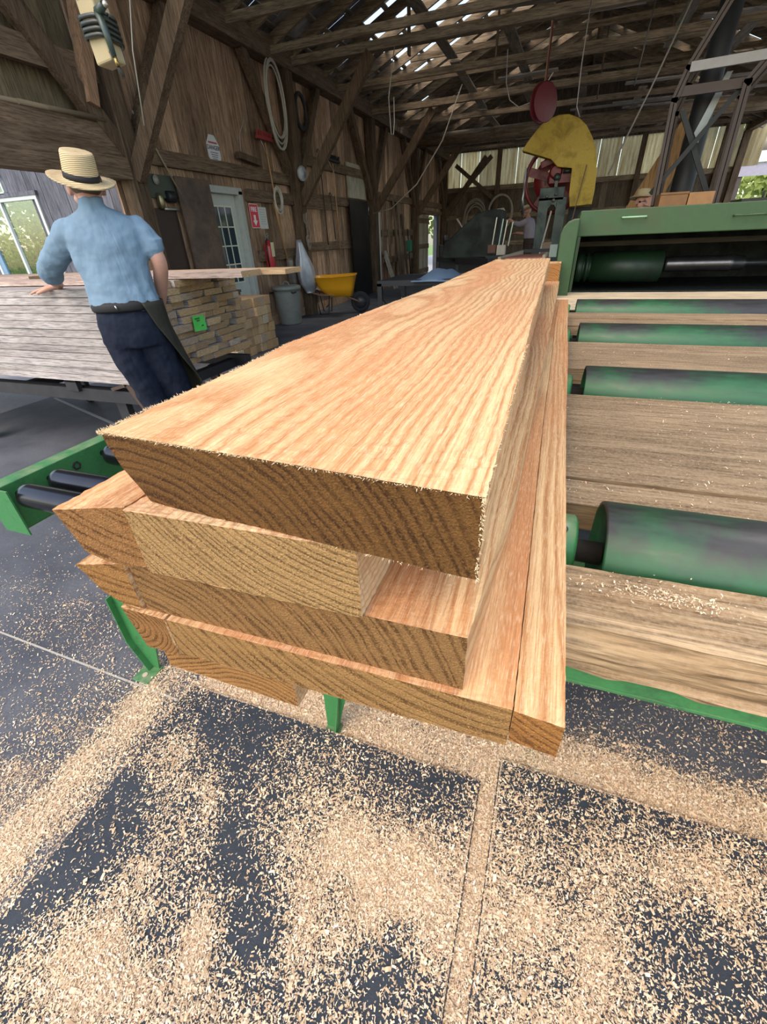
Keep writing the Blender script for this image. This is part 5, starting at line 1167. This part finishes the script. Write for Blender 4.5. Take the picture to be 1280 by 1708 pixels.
def head(b, L, c, tilt=(0, 0), face=1, s=1.0):
    """c: centre of the skull; face +1 looks along +f"""
    cx, cf, cz = c; F = face
    def q(r, f, z): return L(cx+r*s+tilt[0]*z*s, cf+(f*F)*s+tilt[1]*z*s, cz+z*s)
    b.sphere(q(0,-.005,.03), (.078*s,.078*s,.085*s), 20, 14); b.sphere(q(0,.02,.02), .076*s, 16, 12); b.sphere(q(0,-.03,.03), .074*s, 16, 12)
    b.tube([q(0,.035,0), q(0,.045,-.05), q(0,.055,-.095)], [.062*s,.055*s,.035*s], 14); b.sphere(q(0,.068,-.098), .022*s)
    b.tube([q(0,.088,.012), q(0,.108,-.028), q(0,.10,-.04)], [.009*s,.014*s,.012*s], 8); b.sphere(q(-.012,.097,-.04), .009*s); b.sphere(q(.012,.097,-.04), .009*s)
    b.tube([q(-.024,.084,-.068), q(0,.094,-.066), q(.024,.084,-.068)], [.005*s,.009*s,.005*s], 8); b.tube([q(-.02,.083,-.078), q(0,.092,-.078), q(.02,.083,-.078)], [.005*s,.008*s,.005*s], 8)
    for e_ in (-1, 1):
        b.tube([q(e_*.014,.087,.030), q(e_*.032,.088,.034), q(e_*.05,.075,.028)], .007*s, 8)     # brows
        b.sphere(q(e_*.03,.078,.012), .013*s); b.sphere(q(e_*.078,-.005,0), (.010*s,.018*s,.030*s), 10, 8); b.torus(q(e_*.082,-.008,.004), L.v(1,.3,0), .020*s, .0055*s, 14, 6, 1.35)
        b.sphere(q(e_*.045,.055,-.035), .026*s)
    return q
def hand(b, L, wrist, dirv, palmn, side, spread=.25, curl=.25, s=1.0):
    """wrist (local); dirv towards the fingers; palmn out of the palm; side +1/-1 places the thumb"""
    w = Vector(L(*wrist)); d = L.v(*dirv).normalized(); n_ = L.v(*palmn); n_ = (n_-d*n_.dot(d)).normalized(); sd = d.cross(n_)*side
    P = lambda a, c, e_: w+d*a*s+sd*c*s+n_*e_*s
    for c in (-.027,-.009,.009,.027): b.tube([P(-.005,c*.6,0), P(.04,c*.95,.0), P(.088,c*1.05,.0)], [.015*s,.0145*s,.0115*s], 10)
    b.tube([P(-.02,0,0), P(.03,0,0)], [.024*s,.03*s], 12, flat=.62)
    for i, (c, ln) in enumerate(((-.030,.058),(-.0105,.072),(.0105,.077),(.030,.068))):
        a = (i-1.5)*spread*.34; pts = [P(.082,c*1.05,0)]; cur = 0; x = .082; y = c*1.05; z = 0
        for k, q in enumerate((.45,.32,.23)):
            cur += curl*(.8 if k else .5); x += ln*q*math.cos(cur); y += ln*q*math.sin(a)*1.2; z += ln*q*math.sin(cur); pts.append(P(x, y, z))
        b.tube(pts, [.0098*s,.0092*s,.0084*s,.0074*s], 9); b.sphere(pts[-1], .0076*s, 8, 6)
    pts = [P(.012,.022,.002), P(.040,.052,.008), P(.066,.068,.014), P(.088,.074,.018)]; b.tube(pts, [.015*s,.0128*s,.011*s,.009*s], 9); b.sphere(pts[-1], .0092*s, 8, 6)
def hat(t, L, c, up, R_, cr, h, label=None, rx=1.0, ry=1.12, bandm=None, flat=True):
    """straw hat: oval crown, wide brim, black band"""
    up = Vector(L.v(*up)).normalized(); fwd_ = L.v(0,1,0); fwd_ = (fwd_-up*fwd_.dot(up)).normalized(); rgt = fwd_.cross(up); c = Vector(L(*c))
    def ring(rad, hh, k=0.0, n=44):
        out = []
        for j in range(n):
            a = 2*math.pi*j/n; x = math.cos(a)*rad*rx; y = math.sin(a)*rad*ry; out.append(c+rgt*x+fwd_*y+up*(hh+k*math.cos(a)**2))
        return out
    pr = [(R_,.0,.012),(R_*1.005,.004,.012),(R_*.85,-.002,.008),(cr*1.12,.004,.002),(cr*1.02,.010,0),(cr*1.0,.03,0),(cr*.97,h*.55,0),(cr*.93,h*.92,0),(cr*.88,h*.985,0),(cr*.78,h,0),(.004,h*.985,0)]
    pin = [(R_*.99,-.003,.012),(R_*.85,-.008,.008),(cr*1.08,-.003,.002),(cr*.96,.01,0),(cr*.93,h*.5,0),(cr*.86,h*.93,0),(.004,h*.95,0)]
    n = 44; vs = []; 
    for r, hh, k in pr: vs += ring(r, hh, k)
    m0 = len(pr)
    fs = [(i*n+j, i*n+(j+1) % n, (i+1)*n+(j+1) % n, (i+1)*n+j) for i in range(m0-1) for j in range(n)]
    o_ = len(vs)
    for r, hh, k in pin: vs += ring(r, hh, k)
    fs += [(o_+i*n+j, o_+(i+1)*n+j, o_+(i+1)*n+(j+1) % n, o_+i*n+(j+1) % n) for i in range(len(pin)-1) for j in range(n)]
    fs += [(j, o_+j, o_+(j+1) % n, (j+1) % n) for j in range(n)]
    o = MB().add(vs, fs, True).build('straw_hat', straw, t)
    vs = ring(cr*1.035,.008)+ring(cr*1.03,.034); fs = [(j, (j+1) % n, n+(j+1) % n, n+j) for j in range(n)]
    bd = MB().add(vs, fs, True).build('hat_band', bandm or plain((.008,.008,.010), .7), o); sm = bd.modifiers.new('s', 'SOLIDIFY'); sm.thickness = .003
    return o
# ---- the man in blue, seen from behind
A = math.radians(48.4); L1 = Loc((-2.243, 1.992), A)
m1 = thing('person', 'person in pale blue shirt, navy trousers and straw hat, seen from behind', 'person', (-2.243, 1.992, FL))
b = MB()
q = head(b, L1, (-.008,.035,1.625), (.08,0), 1, .93)
limb(b, L1, [(-.005,-.01,1.42,.060),(-.008,.0,1.50,.052),(-.008,.015,1.58,.049)])
loft(b, L1, ringspline([(.0,.0,.92,.11,.08),(0,0,1.05,.135,.09),(.0,0,1.2,.14,.09),(.0,.01,1.38,.160,.095),(.005,.01,1.45,.140,.065),(0,0,1.50,.06,.05)], 3), 22)
limb(b, L1, [(-.150,.04,1.45,.044),(-.24,.18,1.385,.044),(-.318,.33,1.30,.038),(-.335,.45,1.243,.034),(-.328,.575,1.200,.026)])
hand(b, L1, (-.332,.582,1.198), (-.66,.74,-.16), (0,0,-1), 1, .95, .14, 1.08)
limb(b, L1, [(.160,.0,1.445,.044),(.205,-.015,1.38,.043),(.228,-.02,1.30,.039),(.212,.06,1.20,.038),(.185,.15,1.075,.026)])
hand(b, L1, (.185,.155,1.068), (-.15,.35,-1), (-1,.1,0), -1, .3, .35, .95)
for (h_, k_, a_) in (((-.085,0,.93),(-.005,.03,.50),(.055,-.03,.09)), ((.09,.01,.93),(.155,.06,.50),(.20,.0,.09))):
    limb(b, L1, [(*h_,.070),(*k_,.050),(*a_,.042)]); limb(b, L1, [(a_[0],a_[1],.045,.042),(a_[0]+.01,a_[1]+.12,.035,.034)])
body1 = remesh(b.build('body', skin, m1), .0058, 3)
hair = MB().sphere(q(0,-.028,.040), (.082,.078,.075), 20, 14); remesh(hair.build('hair', plain((.10,.06,.03), .8), m1), .008)
shirtm = cloth((.19,.285,.375))
b = MB()
loft(b, L1, ringspline([(.006,.0,1.085,.164,.128),(.006,.0,1.12,.176,.138),(.004,.0,1.17,.170,.130),(.004,.0,1.23,.166,.122),(.004,.01,1.32,.176,.125),(.006,.012,1.40,.188,.122),(.010,.01,1.455,.192,.105),(.010,.004,1.497,.172,.080),(.004,.002,1.532,.100,.060),(-.004,.008,1.555,.060,.058),(-.006,.014,1.592,.057,.056)], 3), 40, fold=.07)
limb(b, L1, [(-.145,.02,1.450,.066),(-.215,.12,1.390,.060),(-.290,.26,1.318,.060),(-.318,.33,1.288,.060),(-.326,.385,1.262,.056)], 6, 18)
for k, (f_, z_) in enumerate(((.355,1.276),(.38,1.266),(.40,1.256))): b.torus(L1(-.324,f_,z_), L1.v(-.05,.9,-.42), .050, .011, 22, 8)
limb(b, L1, [(.160,.01,1.455,.066),(.196,-.005,1.415,.062),(.212,-.012,1.375,.059),(.217,-.014,1.360,.056)], 6, 18)
for k, z_ in enumerate((1.398,1.378,1.36)): b.torus(L1(.213,-.012,z_), L1.v(.12,-.05,-1), .052, .010, 22, 8)
sh1 = remesh(b.build('shirt', shirtm, m1), .0068, 5)
tx = bpy.data.textures.new('folds', 'CLOUDS'); tx.noise_scale = .085; tx.noise_depth = 2
dm = sh1.modifiers.new('d', 'DISPLACE'); dm.texture = tx; dm.strength = .020; dm.mid_level = .5
tx2 = bpy.data.textures.new('fold_lines', 'WOOD'); 
pm = cloth((.014,.019,.036), 9, .012, .85, .6)
b = MB()
loft(b, L1, ringspline([(.004,.0,1.125,.152,.115),(.006,.0,1.09,.160,.122),(.006,-.008,1.03,.172,.130),(.008,-.008,.96,.174,.132),(.010,-.004,.90,.168,.12)], 3), 30)
limb(b, L1, [(-.075,0,.96,.098),(-.055,.01,.80,.094),(-.012,.03,.56,.078),(.025,.01,.36,.072),(.055,-.03,.12,.070)], 6, 18); limb(b, L1, [(.088,0,.96,.098),(.105,.02,.80,.096),(.150,.06,.56,.080),(.18,.03,.36,.074),(.20,0,.12,.072)], 6, 18)
pn = remesh(b.build('trousers', pm, m1), .008, 4); dm = pn.modifiers.new('d', 'DISPLACE'); dm.texture = tx; dm.strength = .022; dm.mid_level = .5
b = MB(); loft(b, L1, [(.006,0,1.135,.163,.128),(.006,0,1.118,.171,.136),(.006,0,1.098,.171,.136),(.006,0,1.09,.166,.130)], 40, False); be = b.build('apron_strap', plain((.010,.010,.010), .7), m1); be.modifiers.new('s', 'SOLIDIFY').thickness = .006
b = MB(); b.box(0,0,0,0,0,0) if False else None
b = MB().tube([L1(-.045,-.134,1.10), L1(-.05,-.146,1.112), L1(-.052,-.142,1.122)], .004, 8); b.build('buckle', plain((.7,.7,.68), .3, .9), m1)
# apron of dark oilcloth: open at the back, wraps over the right hip and the front
apm = cloth((.050,.047,.034), 7, .012, .6, .55); vs = []; NN = 40; MM = 26
for i in range(MM+1):
    v = i/MM; z = 1.125-.66*v; a0 = math.radians(-68+52*min(1, v*1.5)+20*max(0, v-.6)); a1 = math.radians(128-10*v)
    cr = .006+.155*max(0, v-.18)**1.15*1.05; hw = .182+.020*v; hd = .150+.03*v
    for j in range(NN+1):
        a = a0+(a1-a0)*j/NN; w_ = 1+.035*math.sin(a*7+v*5)*v+.03*noise.noise(Vector((a*2, v*3, 4)))
        vs.append(L1(cr+hw*math.cos(a)*w_, -.004+.03*v+hd*math.sin(a)*w_, z))
b = MB().add(vs, [(i*(NN+1)+j, i*(NN+1)+j+1, (i+1)*(NN+1)+j+1, (i+1)*(NN+1)+j) for i in range(MM) for j in range(NN)], True)
ap = b.build('apron', apm, m1); ap.modifiers.new('s', 'SOLIDIFY').thickness = .004
b = MB()
for a_ in ((.055,-.03), (.20,0)): b.tube([L1(a_[0],a_[1]-.05,.05), L1(a_[0]+.005,a_[1]+.03,.055), L1(a_[0]+.01,a_[1]+.15,.045)], [.052,.055,.046], 14).sphere(L1(a_[0]+.01,a_[1]+.15,.045),.045).sphere(L1(a_[0],a_[1]-.05,.05),.05)
remesh(b.build('boots', plain((.03,.022,.018), .6), m1), .009)
hat(m1, L1, (-.012,-.01,1.655), (.13,-.30,1), .146, .076, .116, rx=.98, ry=1.1)
# ---- the man behind the machine, hand raised to his face
L2 = Loc((1.03, 9.0), math.radians(0)); m2 = thing('person', 'person in a bright blue shirt and straw hat behind the machine, hand at his face', 'person', (1.03, 9.0, FL))
L2b = Loc((1.03, 9.0), math.pi+.25)     # faces the camera
b = MB(); head(b, L2b, (.03,.02,1.655), (0,0), 1, 1.0); limb(b, L2b, [(.0,0,1.42,.065),(.02,.0,1.58,.055)])
loft(b, L2b, ringspline([(0,0,.90,.16,.11),(0,0,1.15,.16,.11),(0,0,1.36,.19,.11),(0,0,1.45,.15,.08),(0,0,1.50,.06,.06)], 3), 22)
limb(b, L2b, [(-.13,0,1.46,.050),(-.18,.10,1.55,.043),(-.19,.26,1.55,.036),(-.05,.21,1.60,.028)]); hand(b, L2b, (-.045,.205,1.61), (.4,-.25,.9), (0,-1,0), 1, .3, .7, 1.0)
limb(b, L2b, [(.17,0,1.42,.05),(.23,.03,1.15,.043),(.20,.16,.95,.03)]); hand(b, L2b, (.20,.165,.945), (0,.6,-1), (-1,0,0), -1, .3, .4)
for s in (-1, 1): limb(b, L2b, [(s*.09,0,.92,.09),(s*.10,.03,.5,.06),(s*.11,0,.08,.045)]); limb(b, L2b, [(s*.11,0,.045,.042),(s*.12,.12,.035,.034)])
remesh(b.build('body', skin, m2), .008, 2)
b = MB(); loft(b, L2b, ringspline([(0,0,.95,.18,.13),(0,0,1.15,.18,.13),(0,0,1.34,.21,.13),(-.02,0,1.46,.20,.105),(-.02,0,1.53,.11,.07),(0,0,1.57,.065,.065)], 3), 30, fold=.06)
limb(b, L2b, [(-.10,0,1.48,.085),(-.17,.08,1.56,.075),(-.19,.17,1.56,.060)]); limb(b, L2b, [(.16,0,1.42,.075),(.225,.03,1.20,.065)])
remesh(b.build('shirt', cloth((.05,.36,.60)), m2), .009)
b = MB(); loft(b, L2b, [(0,0,1.0,.17,.12),(0,0,.88,.18,.125)], 24)
for s in (-1, 1): limb(b, L2b, [(s*.085,0,.92,.098),(s*.10,.03,.5,.078),(s*.11,0,.10,.07)])
remesh(b.build('trousers', cloth((.02,.02,.03)), m2), .011)
b = MB()
for s in (-1, 1): b.tube([L2b(s*.11,-.05,.05), L2b(s*.12,.15,.045)], [.052,.046], 12).sphere(L2b(s*.12,.15,.045),.045).sphere(L2b(s*.11,-.05,.05),.05)
remesh(b.build('boots', plain((.02,.018,.016), .6), m2), .01)
b = MB(); b.tube([L2b(.03-.065,.085,1.668), L2b(.03,.108,1.668), L2b(.03+.065,.085,1.668)], .013, 8); b.build('sunglasses', plain((.01,.01,.012), .2), m2)
hat(m2, L2b, (.03,.01,1.715), (-.05,-.12,1), .170, .092, .11, rx=1.0, ry=1.1, bandm=straw)
# ---- the sawyer beside the saw
o = MB().box(-1.7,.0,12.6,14.2,FL,FL+.30).build('platform', backwood); tag(o, 'low plank platform behind the saw column', 'platform')
L3 = Loc((-.86, 13.2), math.radians(75)); m3 = thing('person', 'person in a grey-lilac shirt and dark hat reaching left beside the saw column', 'person', (-.86, 13.2, FL+.3))
b = MB(); Z3 = .20
head(b, L3, (-.0,.14,1.55+Z3), (0,.1), 1, 1.0); limb(b, L3, [(.0,.04,1.32+Z3,.065),(.0,.11,1.47+Z3,.055)])
loft(b, L3, ringspline([(0,0,.92+Z3,.16,.11),(0,.0,1.1+Z3,.16,.11),(0,.04,1.30+Z3,.19,.11),(0,.05,1.38+Z3,.15,.08),(0,.06,1.42+Z3,.06,.06)], 3), 22)
limb(b, L3, [(-.17,.05,1.36+Z3,.055),(-.20,.26,1.30+Z3,.046),(-.14,.50,1.40+Z3,.034)]); hand(b, L3, (-.14,.505,1.40+Z3), (.05,1,.1), (0,0,-1), 1, .4, .3)
limb(b, L3, [(.17,.05,1.36+Z3,.055),(.22,.15,1.12+Z3,.046),(.14,.38,1.12+Z3,.032)]); hand(b, L3, (.14,.385,1.12+Z3), (0,1,0), (0,0,-1), -1, .4, .3)
for s in (-1, 1): limb(b, L3, [(s*.09,0,.94+Z3,.09),(s*.10,.03,.66,.06),(s*.11,0,.38,.045)]); limb(b, L3, [(s*.11,0,.345,.042),(s*.12,.12,.335,.034)])
remesh(b.build('body', skin, m3), .009, 2)
b = MB(); loft(b, L3, ringspline([(0,0,1.0+Z3,.18,.13),(0,.02,1.15+Z3,.185,.13),(0,.04,1.28+Z3,.21,.13),(0,.05,1.37+Z3,.19,.10),(0,.07,1.43+Z3,.08,.07)], 3), 30, fold=.08)
limb(b, L3, [(-.16,.05,1.35+Z3,.078),(-.195,.22,1.30+Z3,.066),(-.18,.33,1.32+Z3,.058)]); limb(b, L3, [(.16,.05,1.35+Z3,.078),(.215,.14,1.15+Z3,.064)])
remesh(b.build('shirt', cloth((.34,.30,.33)), m3), .010)
b = MB(); loft(b, L3, [(0,0,1.05+Z3,.172,.125),(0,0,.88+Z3,.185,.13)], 24)
for s in (-1, 1): limb(b, L3, [(s*.085,0,.95+Z3,.10),(s*.10,.03,.66,.082),(s*.11,0,.42,.075)])
remesh(b.build('trousers', cloth((.06,.04,.03)), m3), .011)
hat(m3, L3, (0,.13,1.60+Z3), (0,.2,1), .18, .09, .09, rx=1.0, ry=1.1)
